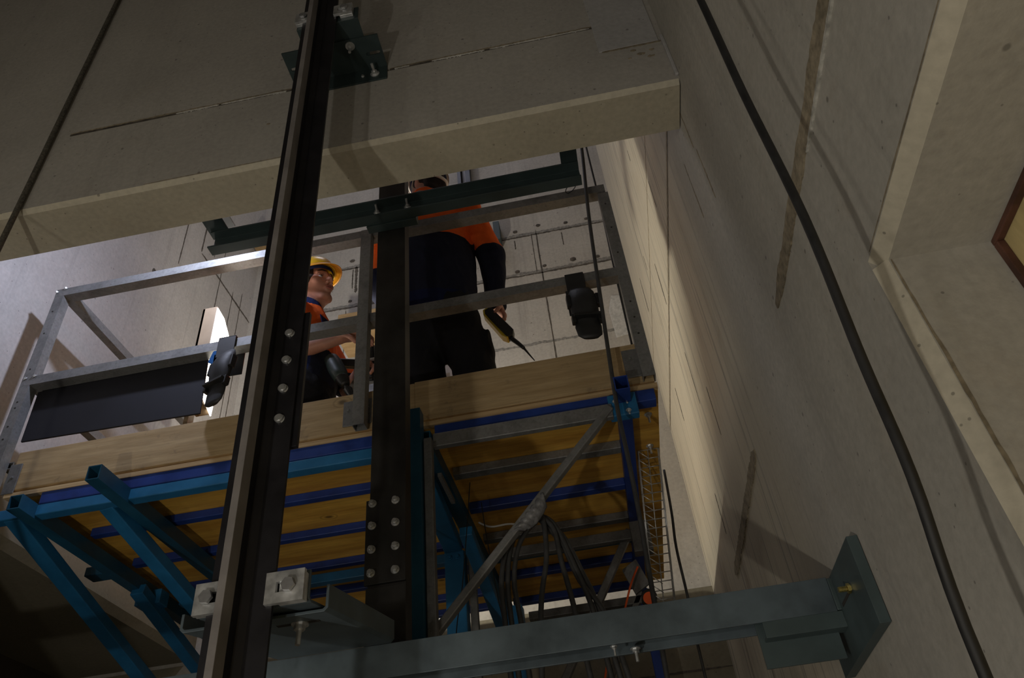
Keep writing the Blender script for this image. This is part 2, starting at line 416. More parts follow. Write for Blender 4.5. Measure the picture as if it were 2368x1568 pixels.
ragged('old_mortar', 'mortar', wr, 'y', -.4, 1.56, 1.238, .031, XR-.004, .006, 80, .45, 31, 'x')
ragged('mortar_lip', 'mortar_pale', wr, 'y', .2, 1.05, 1.208, .006, XR-.005, .006, 60, .7, 32, 'x')
ragged('old_mortar', 'mortar', wr, 'y', 2.29, 3.35, 1.236, .034, XR-.004, .006, 60, .5, 33, 'x')
ragged('board_joint', 'joint_dark', wr, 'y', YB2, YB, 2.535, .007, XR-.001, .003, 90, .75, 34, 'x')
ragged('board_joint', 'mortar', wr, 'y', YB2, YB, 2.555, .010, XR-.0012, .003, 90, .9, 35, 'x')
ragged('board_joint', 'mortar', wr, 'y', YB2+.4, YB, 3.05, .007, XR-.0012, .003, 60, .9, 36, 'x')
for sd, (y, z, h) in enumerate([(2.35, 3.3, .16), (2.6, 2.9, .20), (2.9, 3.6, .10), (3.1, 2.75, .30), (3.4, 3.2, .12), (2.2, 3.1, .10), (3.6, 2.3, .22), (3.0, 2.05, .30), (2.75, 1.7, .24), (3.3, 1.5, .2), (2.5, 4.1, .14), (2.9, 4.6, .12), (3.8, 3.3, .3)]):
    ragged('damp_streak', 'joint_dark', wr, 'z', z-h/2, z+h/2, y, .006+.006*(sd % 3 == 0), XR-.0008, .002, 18, .9, 50+sd, 'x')
for sd, (y, z, h) in enumerate([(1.72, 2.25, .28), (1.70, 1.95, .25), (1.90, 2.1, .3), (1.62, 2.55, .18), (1.60, 2.9, .2)]):
    ragged('rust_streak', 'mortar', wr, 'z', z-h/2, z+h/2, y, .007, XR-.0008, .002, 18, .9, 80+sd, 'x')
# pale sheet strip with a green mark high on the right wall
MB().box(XR-.006, XR-.002, 3.05, 3.32, 4.7, 6.2).build('pale_strip', 'pale_sheet', wr)
MB().box(XR-.008, XR-.006, 3.00, 3.05, 5.0, 5.25).build('green_mark', 'green_mark', wr)
# form joints and tie holes on back and left wall
ragged('form_joint', 'joint_dark', wb, 'x', XL+.05, XR, 4.53, .011, YB-.001, .003, 160, .9, 101)
ragged('form_joint', 'mortar_grey', wb, 'x', XL+.05, XR, 4.55, .022, YB-.0008, .003, 160, .9, 102)
ragged('form_joint', 'joint_dark', wb, 'x', XL+.05, XR, 4.10, .013, YB-.001, .003, 160, .9, 103)
ragged('form_joint', 'mortar_grey', wb, 'x', XL+.05, XR, 4.12, .026, YB-.0008, .003, 160, .9, 104)
ragged('form_joint', 'mortar_grey', wb, 'x', XL+.05, XR, 3.42, .020, YB-.0008, .003, 120, .9, 105)
rnd = random.Random(5)
for z in (4.60, 4.17):
    for x in (-1.64, -1.30, -.28, -.08, .14, .33, .47):
        r = rnd.uniform(.012, .021)
        mb = MB().ell((x+rnd.uniform(-.02, .02), YB, z+rnd.uniform(-.02, .03)), (r*1.2, .004, r), u=22, v=8)
        for v in mb.bm.verts: v.co += V((rnd.uniform(-1, 1), 0, rnd.uniform(-1, 1)))*r*.2
        mb.build('tie_hole', 'joint_dark', wb)
for sd, (x, z0, z1, w) in enumerate([(-1.59, 4.25, 4.55, .018), (-1.62, 4.3, 4.52, .008), (-1.45, 4.2, 4.55, .007), (-.10, 3.2, 4.58, .008), (-.14, 4.1, 4.55, .005), (-.28, 4.40, 4.50, .008), (.10, 4.35, 4.5, .006), (-1.66, 3.6, 4.08, .006), (-1.20, 4.0, 4.45, .006)]):
    ragged('water_streak', 'joint_dark', wb, 'z', z0, z1, x, w, YB-.001, .003, 24, .8, 120+sd)
MB().prof([(.34, 3.34), (.47, 3.36), (.49, 3.52), (.47, 3.72), (.37, 3.74), (.33, 3.6)], 'y', YB-.006, YB).build('plaster_patch', 'cloth_white', wb, .003)
# left wall joints
ragged('form_joint', 'joint_dark', wl, 'y', 3.47, YB, 4.14, .012, XL-.001, .003, 60, .8, 140, 'x')
ragged('form_joint', 'joint_dark', wl, 'z', 4.15, 4.42, 3.46, .010, XL-.001, .003, 20, .8, 141, 'x')
ragged('form_joint', 'joint_dark', wl, 'y', 3.1, 3.46, 4.40, .012, XL-.001, .003, 30, .8, 142, 'x')
ragged('water_streak', 'joint_dark', wl, 'z', 3.82, 4.3, 3.25, .007, XL-.001, .003, 30, .8, 143, 'x')
for sd, (y, z0, z1) in enumerate([(3.75, 3.6, 4.6), (3.95, 3.4, 4.2), (4.08, 3.0, 4.3), (3.62, 4.25, 4.7), (4.15, 2.6, 3.9)]):
    ragged('water_streak', 'joint_dark', wl, 'z', z0, z1, y, .006, XL-.001, .003, 40, .8, 145+sd, 'x')
for y, z in ((3.05, 3.55), (2.62, 1.72), (2.95, 1.66), (3.3, 1.62)):
    MB().ell((XL, y, z), (.004, .022, .03), u=10, v=6).build('tie_hole', 'joint_dark', wl)
# outer walls of the landing behind the photographer
MB().box(-4.3, -4.2, -3.6, YF, FL, TOP).build('wall_outer', 'conc_floor', kind='structure')
MB().box(-4.2, 1.2, -3.7, -3.6, FL, TOP).build('wall_near', 'conc_floor', kind='structure')

# ------------------------------------------------------------------ near guide rail
gr = thing('guide_rail', 'dark steel T-shaped guide rail standing in front of the lintel, nearest the camera', 'guide rail', (-.7045, 1.36, FL))
c = -.7045
MB().prof([(c-.0655, 1.362), (c+.0655, 1.362), (c+.0655, 1.3535), (c+.022, 1.350), (c+.0055, 1.342), (c+.0055, 1.312), (c-.0055, 1.312), (c-.0055, 1.342), (c-.022, 1.350), (c-.0655, 1.3535)], 'z', FL, 5.2).build('flange', 'rail', gr, .0008)
MB().prof([(c-.008, 1.275), (c+.008, 1.275), (c+.008, 1.3125), (c-.008, 1.3125)], 'z', FL, 5.2).build('running_blade', 'rail_nose', gr, .001, label='paler machined blade')
MB().box(c-.062, c+.078, 1.3625, 1.3745, .93, 1.325).build('fishplate', 'rail', gr, .001)
for z in (1.002, 1.086, 1.17, 1.254):
    for x in (-.669, -.740): bolt(DOME, (x, 1.3535, z), (0, -1, 0), gr, spin=z*3)

def clip(parent, x0, x1, zc, bx, y=1.3535):
    """a thick rail clip with a slot, over the flange edge, and its hexagon bolt"""
    w = x1-x0; h = .062; s = 1 if bx > (x0+x1)/2 else -1
    mb = MB(); o = [(x0, zc-h/2), (x1, zc-h/2), (x1, zc+h/2), (x0, zc+h/2)]
    sx0, sx1 = bx-.027*s, bx+.004*s
    if sx0 > sx1: sx0, sx1 = sx1, sx0
    r = .0105; O = o; n = 6
    # front frame around the slot, built as four boxes, and a solid back
    mb.box(x0, x1, y-.010, y, zc+r, zc+h/2); mb.box(x0, x1, y-.010, y, zc-h/2, zc-r)
    mb.box(x0, sx0, y-.010, y, zc-r, zc+r); mb.box(sx1, x1, y-.010, y, zc-r, zc+r)
    bmesh.ops.remove_doubles(mb.bm, verts=mb.bm.verts, dist=1e-5)
    cl = mb.build('rail_clip', 'zinc', parent)
    MB().box(x0 if s < 0 else x0+w*.3, x1 if s > 0 else x1-w*.3, y+.001, y+.013, zc-h/2+.002, zc+h/2-.004).build('packer', 'zinc', cl, .001)
    bolt(HEAD, (bx, y-.010, zc), (0, -1, 0), cl, 'zinc_bolt', spin=.12)
    return cl
# lower bracket: angle with two clips, slotted channel arm back to the cross beam
def rail_bracket_low():
    t = thing('rail_bracket', 'grey galvanised rail bracket with two shiny clips low on the near guide rail', 'bracket', (-.70, 1.40, .575))
    clip(t, -.795, -.725, .604, -.768); clip(t, -.652, -.575, .604, -.604)
    mb = MB(); th = .006
    mb.prof([(1.3665, .640), (1.3725, .640), (1.3725, .588), (1.379, .5845), (1.53, .6105), (1.531, .6045), (1.380, .5785), (1.370, .581), (1.3665, .588)], 'x', -.797, -.572)
    mb.build('angle', 'beam', t, .0008)
    sl = .079/.46
    # the U channel arm, its web below and two lips, rising slightly to the beam
    def U(x, y, z): return V((x, y, z+(y-1.42)*sl))
    mb = MB(); L = .455; x0, x1 = -.860, -.553
    P = [(x0, .612), (x0+.006, .612), (x0+.006, .584), (x0+.011, .5795), (x1-.011, .5795), (x1-.006, .584), (x1-.006, .628), (x1, .628), (x1, .581), (x1-.008, .5735), (x0+.008, .5735), (x0, .581)]
    mb.poly([(x, 1.42, z) for x, z in P], (0, L, L*sl))
    mb.build('channel_arm', 'beam', t, .0008)
    for (x, y) in ((-.642, 1.49), (-.80, 1.49)):
        z = .5735+(y-1.42)*sl
        MB().prof([(x-.045, y-.006), (x+.045, y-.006), (x+.045, y+.006), (x-.045, y+.006)], 'z', z-.0012, z+.001).build('slot', 'void', t)
        bolt(STUD, (x+.004, y, z-.0012), (0, -.1, -1), t)
    return t
rail_bracket_low()
def plate_with_slots(x0, x1, y0, y1, z0, z1, slots):
    """flat plate with real slots; slots = (cx, cy, half length, half width), disjoint in x"""
    mb = MB(); xs = x0
    for cx, cy, hl, hw in sorted(slots):
        mb.box(xs, cx-hl, y0, y1, z0, z1)
        n = 5
        for k in range(2*n):                       # rounded ends approximated by strips
            a, b = cx-hl+hl*k/n, cx-hl+hl*(k+1)/n
            m = ((a+b)/2-cx); e = max(0, abs(m)-(hl-hw)); h = math.sqrt(max(1e-8, hw*hw-e*e))
            mb.box(a, b, y0, cy-h, z0, z1); mb.box(a, b, cy+h, y1, z0, z1)
        xs = cx+hl
    mb.box(xs, x1, y0, y1, z0, z1)
    return mb
tb = thing('rail_bracket', 'dark slotted angle bracket fixing the near guide rail to the lintel joint, above', 'bracket', (-.70, 1.58, 2.78))
plate_with_slots(-.887, -.508, 1.44, 1.5795, 2.78, 2.786, [(-.845, 1.512, .030, .007), (-.545, 1.512, .027, .007)]).build('seat_plate', 'green_dark', tb)
MB().box(-.887, -.508, 1.5735, 1.5795, 2.695, 2.78).build('wall_leg', 'green_dark', tb, .001)
MB().prof([(1.3665, 2.79), (1.3725, 2.796), (1.525, 2.796), (1.525, 2.7868), (1.375, 2.7868), (1.3665, 2.7868), (1.3665, 2.870), (1.3725, 2.870), (1.3725, 2.796), (1.3665, 2.79)][4:8]+[(1.3725, 2.7928), (1.525, 2.7928), (1.525, 2.7868)], 'x', -.797, -.560).build('angle', 'green_dark', tb, .0008)
clip(tb, -.797, -.725, 2.836, -.766); clip(tb, -.648, -.577, 2.836, -.606)
bolt(STUD, (-.622, 1.465, 2.78), (0, 0, -1), tb); bolt(STUD, (-.80, 1.465, 2.78), (0, 0, -1), tb)
bolt(STUD, (-.556, 1.5735, 2.735), (0, -1, 0), tb); bolt(SCREW, (-.605, 1.5735, 2.735), (0, -1, 0), tb)

# ------------------------------------------------------------------ low cross beam with its wall plate
cb = thing('cross_beam', 'blue-grey primed steel beam crossing the shaft low down to a plate on the right wall', 'steel beam', (-.9, 1.88, .573))
BY = 1.88; z0, z1 = .572, .653
MB().prof([(BY, z0), (BY, z1), (BY+.10, z1), (BY+.10, z0), (BY+.093, z0), (BY+.093, z1-.007), (BY+.007, z1-.007), (BY+.007, z0)], 'x', -2.55, .505).build('beam_web', 'beam', cb, .001)
MB().prof([(BY+.005, .572), (BY+.005, .541), (BY+.045, .541), (BY+.045, .535), (BY-.001, .535), (BY-.001, .572)], 'x', .33, .515).build('seat_angle', 'green', cb, .001)
MB().prof([(BY+.035, .60), (BY+.035, .478), (BY+.042, .478), (BY+.042, .60)], 'x', .318, .50).build('gusset', 'green', cb, .001)
MB().box(.515, .5385, 1.655, 2.06, .468, .655).build('end_plate', 'green', cb, .001)
MB().box(.505, .52, BY, BY+.10, z0+.002, z1-.002).build('weld', 'green', cb, .003)
MB().prof([(1.765, .573), (1.86, .573), (1.86, .581), (1.765, .581)], 'x', .5142, .516).build('slot', 'void', cb)
bolt(HEAD, (.515, 1.755, .578), (-1, 0, 0), cb, 'zinc_yellow', 'anchor_bolt', scale=.8)
MB().cyl((.506, 1.755, .578), (.488, 1.755, .578), .006, 14).build('anchor_stud', 'zinc_yellow', cb)
bolt(STUD, (.03, 1.945, .575), (0, 0, -1), cb, scale=.7); bolt(STUD, (-.02, 1.905, .575), (0, 0, -1), cb, scale=.5)

# ------------------------------------------------------------------ steel column and upper channel frame
co = thing('steel_column', 'black mill-scale steel column in front of the platform with eight bolts', 'column', (-.61, 2.0, FL))
MB().prof([(-.665, 1.99), (-.555, 1.99), (-.555, 2.05), (-.561, 2.05), (-.561, 1.996), (-.659, 1.996), (-.659, 2.05), (-.665, 2.05)], 'z', FL, 3.6).build('channel', 'col', co, .001)
MB().box(-.672, -.553, 1.978, 1.9895, .853, 1.112).build('splice_plate', 'col', co, .001)
MB().box(-.668, -.554, 1.984, 1.9895, .30, .846).build('lower_plate', 'col', co, .001)
for z in (1.099, 1.028, .955, .885):
    for x in (-.652, -.582): bolt(NUT, (x, 1.978, z), (0, -1, .05), co, spin=z*7+x*5)
uf = thing('channel_frame', 'dark green steel channel frame under the lintel, bolted to the column', 'steel frame', (-.6, 1.93, 2.29))
zc0, zc1 = 2.303, 2.385
MB().prof([(1.905, zc0), (1.952, zc0), (1.952, zc1+.01), (1.905, zc1+.01), (1.905, zc1+.003), (1.945, zc1+.003), (1.945, zc0+.007), (1.905, zc0+.007)], 'x', -1.335, .160).build('front_channel', 'green_dark', uf, .001)
MB().prof([(1.938, zc0+.035), (1.945, zc0+.03), (1.945, zc0+.046), (1.938, zc0+.041)], 'x', -1.335, .160).build('web_rib', 'green_dark', uf)
MB().box(-1.345, -1.265, 1.782, 1.952, zc1+.012, zc1+.02).build('side_arm', 'green_dark', uf, .001)
MB().box(-1.262, -1.232, 1.782, 1.905, zc1+.014, zc1+.02).build('lit_tone_flange', 'pale_sheet', uf)  # light falling on this flange painted as a pale colour
MB().box(.095, .160, 1.782, 1.952, zc1+.012, zc1+.02).build('side_arm', 'green_dark', uf, .001)
MB().box(-.70, -.50, 1.953, 1.9885, zc0-.006, zc1).build('fixing_plate', 'green_dark', uf, .001)
for x in (-.655, -.531): bolt(STUD, (x, 1.945, 2.362), (.1, -1, .35), uf, scale=.8)

# ------------------------------------------------------------------ work platform
DK = 1.563
wp = thing('work_platform', 'plywood-decked work platform on blue steel bearers carrying the two workers', 'platform', (-.95, 3.2, 1.50))
MB().box(-2.20, .285, 2.30, 4.10, DK-.016, DK).build('deck', 'ply', wp)
MB().box(-2.20, .285, 2.278, 2.2995, DK-.018, DK).build('deck_edge', 'ply_edge', wp)
J0, J1 = 1.497, DK-.0165
MB().box(-2.045, -.585, 2.282, 2.32, J0, J1).build('joist', 'blue', wp, .003)
for y in (2.62, 2.93, 3.25, 3.55, 3.86, 4.07):
    MB().box(-2.045, -.585, y-.018, y+.018, J1-.034, J1).build('joist', 'blue', wp, .003)
for y, m in ((2.62, 'galv'), (2.925, 'blue'), (3.24, 'galv_dark'), (3.47, 'blue_mid'), (3.70, 'blue'), (4.07, 'blue')):
    MB().box(-.535, .13, y-.022, y+.022, J1-.036, J1).build('joist', m, wp, .003)
MB().box(-.53, .27, 2.285, 2.335, J0, J1).build('joist', 'blue', wp, .003)
for x, y0, y1 in ((-2.07, 2.20, 4.12), (-1.705, 2.10, 4.12), (-.56, 2.24, 4.12), (.155, 2.18, 4.12)):
    z = (J0+1.44)/2
    MB().hollow((x, y0, z+(.05 if x > 0 else 0)), (x, y1, z+(.05 if x > 0 else 0)), .05, .056, .004).build('bearer', 'blue' if x > -.3 else 'blue_mid', wp)
MB().box(-2.25, -.68, 2.284, 2.328, 1.452, 1.4955).build('front_rail', 'blue_light', wp, .003)
MB().box(-2.0, -.585, 3.255, 3.30, 1.452, 1.4955).build('front_rail', 'blue_light', wp, .003)
MB().box(-.53, .11, 2.255, 2.28, 1.437, 1.492).build('front_tube', 'galv', wp, .003)
MB().box(.10, .20, 2.262, 2.30, 1.44, 1.53).build('clamp_plate', 'blue_light', wp, .004)
for x, z in ((.125, 1.50), (.165, 1.50), (.165, 1.455)): bolt(STUD, (x, 2.262, z), (0, -.6, -1), wp, scale=.55)
def brace(p0, p1, w, h, mat, nm='brace', up=(0, 0, 1)): return MB().bar(p0, p1, w, h, up).build(nm, mat, wp, .004)
brace((-2.145, 2.30, 1.475), (-2.15, 3.95, .98), .065, .05, 'blue_light')
brace((-1.79, 2.33, 1.475), (-1.66, 2.95, 1.225), .06, .05, 'blue_light')
brace((-1.66, 2.95, 1.225), (-1.58, 3.32, 1.075), .06, .05, 'blue_light')
brace((-2.05, 3.0, 1.44), (-2.05, 3.75, 1.235), .06, .05, 'blue_light')
MB().box(-2.12, -2.0, 3.10, 3.17, 1.41, 1.475).build('cleat', 'blue_light', wp, .003)
MB().box(-2.20, -2.05, 2.83, 2.90, 1.455, 1.4955).build('cleat', 'blue_mid', wp, .003)
brace((-.615, 2.42, 1.435), (-.615, 2.93, 1.37), .075, .05, 'blue_light')
brace((-.50, 2.62, 1.28), (-.50, 3.35, 1.16), .05, .04, 'blue_light')
brace((.105, 2.262, 1.475), (-.548, 2.262, .785), .026, .034, 'galv', 'diagonal_strut', (0, 1, 0))
brace((.12, 3.2, 1.44), (-.35, 3.2, .70), .03, .04, 'galv_dark', 'diagonal_strut', (0, 1, 0))
brace((.14, 3.9, 1.42), (-.1, 3.9, 1.0), .03, .04, 'galv_dark', 'diagonal_strut', (0, 1, 0))
MB().box(-.44, .13, 3.155, 3.19, 1.385, 1.43).build('rear_tube', 'galv_dark', wp, .003)
MB().box(-.44, .15, 3.88, 3.92, 1.36, 1.40).build('rear_tube', 'galv_dark', wp, .003)
MB().hollow((-.577, 2.19, FL), (-.577, 2.19, 1.55), .05, .05, .004, up=(0, 1, 0)).build('post', 'blue_mid', wp)
MB().box(-.548, -.52, 2.19, 2.225, FL, 1.437).build('post_channel', 'galv_dark', wp, .003)
MB().box(-.655, -.573, 2.93, 3.0, FL, 1.352).build('post', 'blue_light', wp, .004)
MB().box(-.565, -.535, 2.96, 2.99, FL, 1.38).build('post_tube', 'galv', wp, .003)
MB().box(-.47, -.40, 3.30, 3.37, FL, 1.23).build('post', 'blue_light', wp, .004)
MB().box(.13, .18, 3.9, 3.95, FL, 1.437).build('post', 'blue', wp, .004)
MB().box(.12, .20, 3.10, 3.16, 1.30, 1.437).build('hanger_bracket', 'galv_dark', wp, .003)
for x in (-.633, -.60): bolt(SCREW, (x, 2.93, 1.325), (0, -1, 0), wp, 'blue_light', scale=1.6)
bolt(STUD, (-.52, 2.975, 1.30), (1, -.2, 0), wp, scale=.7)
for y in (2.45, 2.68): bolt(STUD, (.245, y, DK-.017), (0, 0, -1), wp, scale=.8)
mb = MB()
for k in range(7):
    a = (-1.93+.025*k, 2.40+.022*k, DK-.0168); mb.bar(a, (a[0]+.012, a[1]+.05, a[2]), .018, .0008)
mb.build('red_mark', 'red_paint', wp, label='red crayon mark')
MB().box(-.55, -.535, 2.4, 2.62, 1.40, 1.415).build('guide_strip', 'galv', wp)
# toe board, guard rail, sheet
tbd = thing('toe_board', 'long plywood toe board along the front edge of the work platform', 'toe board', (-.9, 2.30, 1.575))
MB().box(-2.20, -.60, 2.281, 2.299, 1.576, 1.747).build('board', 'toe', tbd, .002)
MB().box(-.60, .28, 2.281, 2.299, 1.574, 1.752).build('board', 'toe', tbd, .002)
MB().box(.16, .185, 2.2785, 2.281, 1.576, 1.748).build('batten_mark', 'tan_wood', tbd)
gd = thing('guard_rail', 'galvanised steel tube guard rail along the front edge of the platform', 'guard rail', (-.9, 2.27, 1.58))
def tube_rect(nm, p0, p1, w, h, up=(0, 0, 1), mat='galv'): return MB().hollow(p0, p1, w, h, .003, up).build(nm, mat, gd)
tube_rect('top_rail', (-2.285, 2.27, 2.595), (.275, 2.27, 2.605), .05, .045)
tube_rect('mid_rail', (-2.275, 2.27, 2.085), (.275, 2.27, 2.098), .05, .045)
for x0, zb in ((-2.262, 1.42), (-.797, 1.565), (.262, 1.575)):
    tube_rect('post', (x0, 2.245 if x0 > -1 and x0 < 0 else 2.268, zb), (x0, 2.245 if x0 > -1 and x0 < 0 else 2.268, 2.575 if abs(x0+.797) > .1 else 2.60), .045, .045, (0, 1, 0))
for z in (2.595, 2.085):
    tube_rect('side_rail', (-2.24, 2.29, z), (-2.24, 3.4, z), .04, .045)
tube_rect('side_rail', (-2.24, 2.29, 1.70), (-2.24, 3.4, 1.70), .04, .03)
for x0, x1, z0_, z1_ in ((-.875, -.765, 1.60, 1.712), (-2.215, -2.165, 1.56, 1.69), (.185, .242, 1.60, 1.725)):
    MB().box(x0, x1, 2.2755, 2.2805, z0_, z1_).build('post_plate', 'galv_dark', gd, .002)
for x, z in ((-.855, 1.668), (-.778, 1.668), (-2.19, 1.63), (.21, 1.68)): bolt(SCREW, (x, 2.2755, z), (0, -1, 0), gd, 'galv')
for x, z in ((-2.28, 2.60), (-2.24, 2.615), (-2.27, 2.10), (-2.23, 2.105)):
    bolt(SCREW, (x, 2.245, z), (-.3, -1, .6), gd, 'zinc', scale=1.3)
for z in (1.75, 1.80, 1.86, 1.95, 1.98, 2.15, 2.35, 2.48): 
    MB().cyl((-2.266, 2.2453, z), (-2.266, 2.2443, z), .004, 10).build('pin_hole', 'void', gd)
for z in (1.77, 1.85, 1.93, 2.2, 2.35, 2.5):
    MB().cyl((.262, 2.2453, z), (.262, 2.2443, z), .004, 10).build('pin_hole', 'void', gd)
bs = MB().poly([(-2.235, 2.30, 1.815), (-1.475, 2.30, 1.80), (-1.487, 2.30, 2.085), (-2.24, 2.30, 2.083)], (0, .008, 0)).build('dark_sheet', 'black_sheet', None, .002)
tag(bs, 'flat black sheet hung below the mid rail at the left end of the platform', 'sheet')
tie_ring = []
# ------------------------------------------------------------------ work light on the platform
wl_ = thing('work_light', 'glowing upright work light with a tan housing at the platform edge', 'work light', (-1.50, 2.38, DK))
MB().box(-1.585, -1.515, 2.335, 2.345, 1.90, 2.41).build('housing', 'lamp_side', wl_, .003)
MB().box(-1.585, -1.57, 2.335, 2.45, 1.90, 2.41).build('housing', 'lamp_side', wl_, .003)
MB().box(-1.57, -1.515, 2.346, 2.45, 1.90, 1.915).build('housing', 'lamp_side', wl_, .003)
MB().poly([(-1.512, 2.336, 2.40), (-1.512, 2.336, 1.935), (-1.512, 2.44, 1.885), (-1.512, 2.46, 2.34), (-1.512, 2.40, 2.39)], (-.004, 0, 0)).build('lamp_face', 'glow', wl_, label='glowing white face')
MB().box(-1.58, -1.50, 2.33, 2.46, DK, 1.60).build('foot', 'lamp_side', wl_, .003)
MB().box(-1.58, -1.56, 2.36, 2.40, 1.60, 1.91).build('stand', 'lamp_side', wl_, .002)

# ------------------------------------------------------------------ knee pads over the mid rail
def knee_pad(loc, label, rz, blue=False):
    t = thing('knee_pad', label, 'knee pad', loc, 'knee pads hung over the mid rail')
    x, y, z = loc
    sd = MB(); n = 9
    prof = [(.040, .0), (.052, -.03), (.056, -.09), (.052, -.15), (.046, -.19), (.050, -.215), (.045, -.26), (.028, -.275)]
    for w, dz in prof: pass
    bm = sd.bm; rings = []
    for w, dz in prof:
        bulge = .035*math.sin(min(1, max(0, -dz/.19))*PI)+.012
        rings.append([bm.verts.new((w*math.cos(a), -bulge*math.sin(a) if math.sin(a) > 0 else -.006*math.sin(a), dz)) for a in [2*PI*k/16 for k in range(16)]])
    bm.faces.new(rings[0][::-1]); bm.faces.new(rings[-1])
    for A, B in zip(rings, rings[1:]):
        for k in range(16): bm.faces.new((A[k], A[(k+1) % 16], B[(k+1) % 16], B[k]))
    mt = Matrix.Translation(V((x, y-.03, z-.03))) @ Matrix.Rotation(rz, 4, 'Z') @ Matrix.Rotation(-.10, 4, 'X')
    sd.xf(mt).build('pad', 'black_rubber', t, 0, True)
    MB().prof([(-.052, -.17), (.052, -.17), (.050, -.182), (-.050, -.182)], 'y', -.036, .0).xf(mt).build('hinge', 'black_tool', t, .002)
    for s in (-1, 1):
        MB().box(s*.056-.008, s*.056+.008, -.022, .004, -.11, -.05).xf(mt).build('buckle', 'black_tool', t, .003)
        MB().box(s*.050-.008, s*.050+.008, -.022, .004, -.20, -.16).xf(mt).build('buckle', 'black_tool', t, .003)
    st = MB(); pts = [(-.035, .0), (-.04, .055), (-.03, .10), (.03, .105), (.045, .06)]
    m2 = Matrix.Translation(V((x, y, z)))
    st.box(-.050, .025, -.036, -.031, -.05, .052).box(-.050, .025, -.036, .060, .052, .056).box(-.050, .025, .055, .060, -.08, .052)
    st.xf(m2).build('strap', 'strap_blue' if blue else 'black_rubber', t, .002)
    st = MB().box(-.058, -.042, -.034, -.030, -.16, -.03).xf(m2).build('strap', 'black_rubber', t, .002)
    return t
knee_pad((.082, 2.27, 2.063), 'black knee pad hanging from the mid rail at its right end', .15)
kb = knee_pad((-1.365, 2.27, 2.065), 'knee pad on a blue strap hanging from the mid rail before the lamp', -.35)
MB().poly([(-1.445, 2.236, 2.0), (-1.40, 2.236, 1.97), (-1.36, 2.236, 2.01), (-1.36, 2.236, 2.06), (-1.43, 2.236, 2.055)], (0, .005, 0)).build('strap', 'strap_blue', kb, .002)

# ------------------------------------------------------------------ cables and cords
def cable(name, pts, r, mat, label, cat='cable', group=None, n=8):
    o = MB().tube(pts, r, n).build(name, mat, None, 0, True); return tag(o, label, cat, group)
cable('hanging_cable', [(.395, .84, 2.6), (.395, .850, 1.9), (.395, .856, 1.515), (.395, .872, 1.193), (.395, .876, .86), (.395, .912, .609), (.395, .93, .432), (.395, .985, .204), (.40, 1.0, -.3), (.42, 1.02, FL+.01)], .0075, 'black_rubber', 'thick black cable hanging in front of the right wall, nearest the camera', n=12)
cable('hanging_rope', [(-1.895, 1.565, 5.5), (-1.895, 1.563, 3.3), (-1.895, 1.565, 2.4), (-1.895, 1.565, 1.5), (-1.895, 1.565, FL+.01)], .010, 'rope', 'brown rope hanging in front of the lintel at the far left', 'rope')
cable('hanging_cable', [(.245, 2.20, 3.4), (.216, 2.2, 2.855), (.178, 2.2, 2.4), (.149, 2.2, 1.91), (.125, 2.19, 1.456), (.124, 2.19, 1.252), (.121, 2.2, 1.023), (.111, 2.2, .758), (.10, 2.2, .3), (.10, 2.2, FL+.01)], .0075, 'grey_cable', 'black cable hanging across the right end of the guard rail', 'cable', 'dark cables hanging in the shaft')
cable('hanging_cable', [(.252, 2.33, 3.6), (.250, 2.33, 2.92), (.249, 2.33, 2.611), (.241, 2.33, 2.178), (.236, 2.33, 1.726), (.235, 2.33, DK+.005)], .0045, 'grey_cable', 'thin dark cable behind the right guard rail post', 'cable', 'dark cables hanging in the shaft')
cable('hanging_cable', [(.31, 3.0, 1.60), (.298, 3.0, 1.40), (.283, 3.0, 1.25), (.281, 3.0, 1.047), (.275, 3.0, .7), (.275, 3.0, FL+.01)], .0055, 'grey_cable', 'thin dark cable dropping beside the wire mesh tray', 'cable', 'dark cables hanging in the shaft')
cable('tie_wire', [(.13+.025*math.cos(a), 2.225+.02*math.sin(a), 2.62+.018*math.cos(a)) for a in [k*PI/5 for k in range(11)]], .002, 'black_tool', 'loop of black tie wire around cable and top rail', 'wire')
bd = [[(-.215, 2.32, 1.15), (-.30, 2.32, 1.07), (-.337, 2.32, .948), (-.336, 2.32, .78), (-.33, 2.32, .45)],
      [(-.215, 2.33, 1.15), (-.285, 2.33, 1.09), (-.318, 2.33, .96), (-.318, 2.33, .79), (-.30, 2.33, .45)],
      [(-.21, 2.34, 1.14), (-.27, 2.34, 1.07), (-.30, 2.34, .95), (-.29, 2.34, .80), (-.27, 2.34, .45)],
      [(-.205, 2.32, 1.15), (-.183, 2.32, 1.125), (-.188, 2.32, .997), (-.225, 2.32, .83), (-.26, 2.32, .45)],
      [(-.205, 2.33, 1.16), (-.155, 2.33, 1.10), (-.142, 2.33, .98), (-.12, 2.33, .80), (-.09, 2.33, .45)],
      [(-.20, 2.34, 1.16), (-.15, 2.34, 1.115), (-.105, 2.34, .97), (-.065, 2.34, .80), (-.03, 2.34, .45)],
      [(-.20, 2.35, 1.155), (-.13, 2.35, 1.08), (-.085, 2.35, .95), (-.045, 2.35, .80), (.0, 2.35, .45)],
      [(-.20, 2.345, 1.15), (-.135, 2.345, 1.05), (-.095, 2.345, .92), (-.03, 2.345, .79), (.03, 2.345, .45)]]
bl = thing('cable_bundle', 'looped bundle of dark cables wrapped to the diagonal strut under the platform', 'cable bundle', (-.21, 2.33, 1.15))
for i, p in enumerate(bd): MB().tube(p, .0085, 8).build('cable', 'grey_cable', bl, 0, True)
mb = MB(); rnd = random.Random(3); bmw = mb.bm; G = []
NA, NB = 30, 7
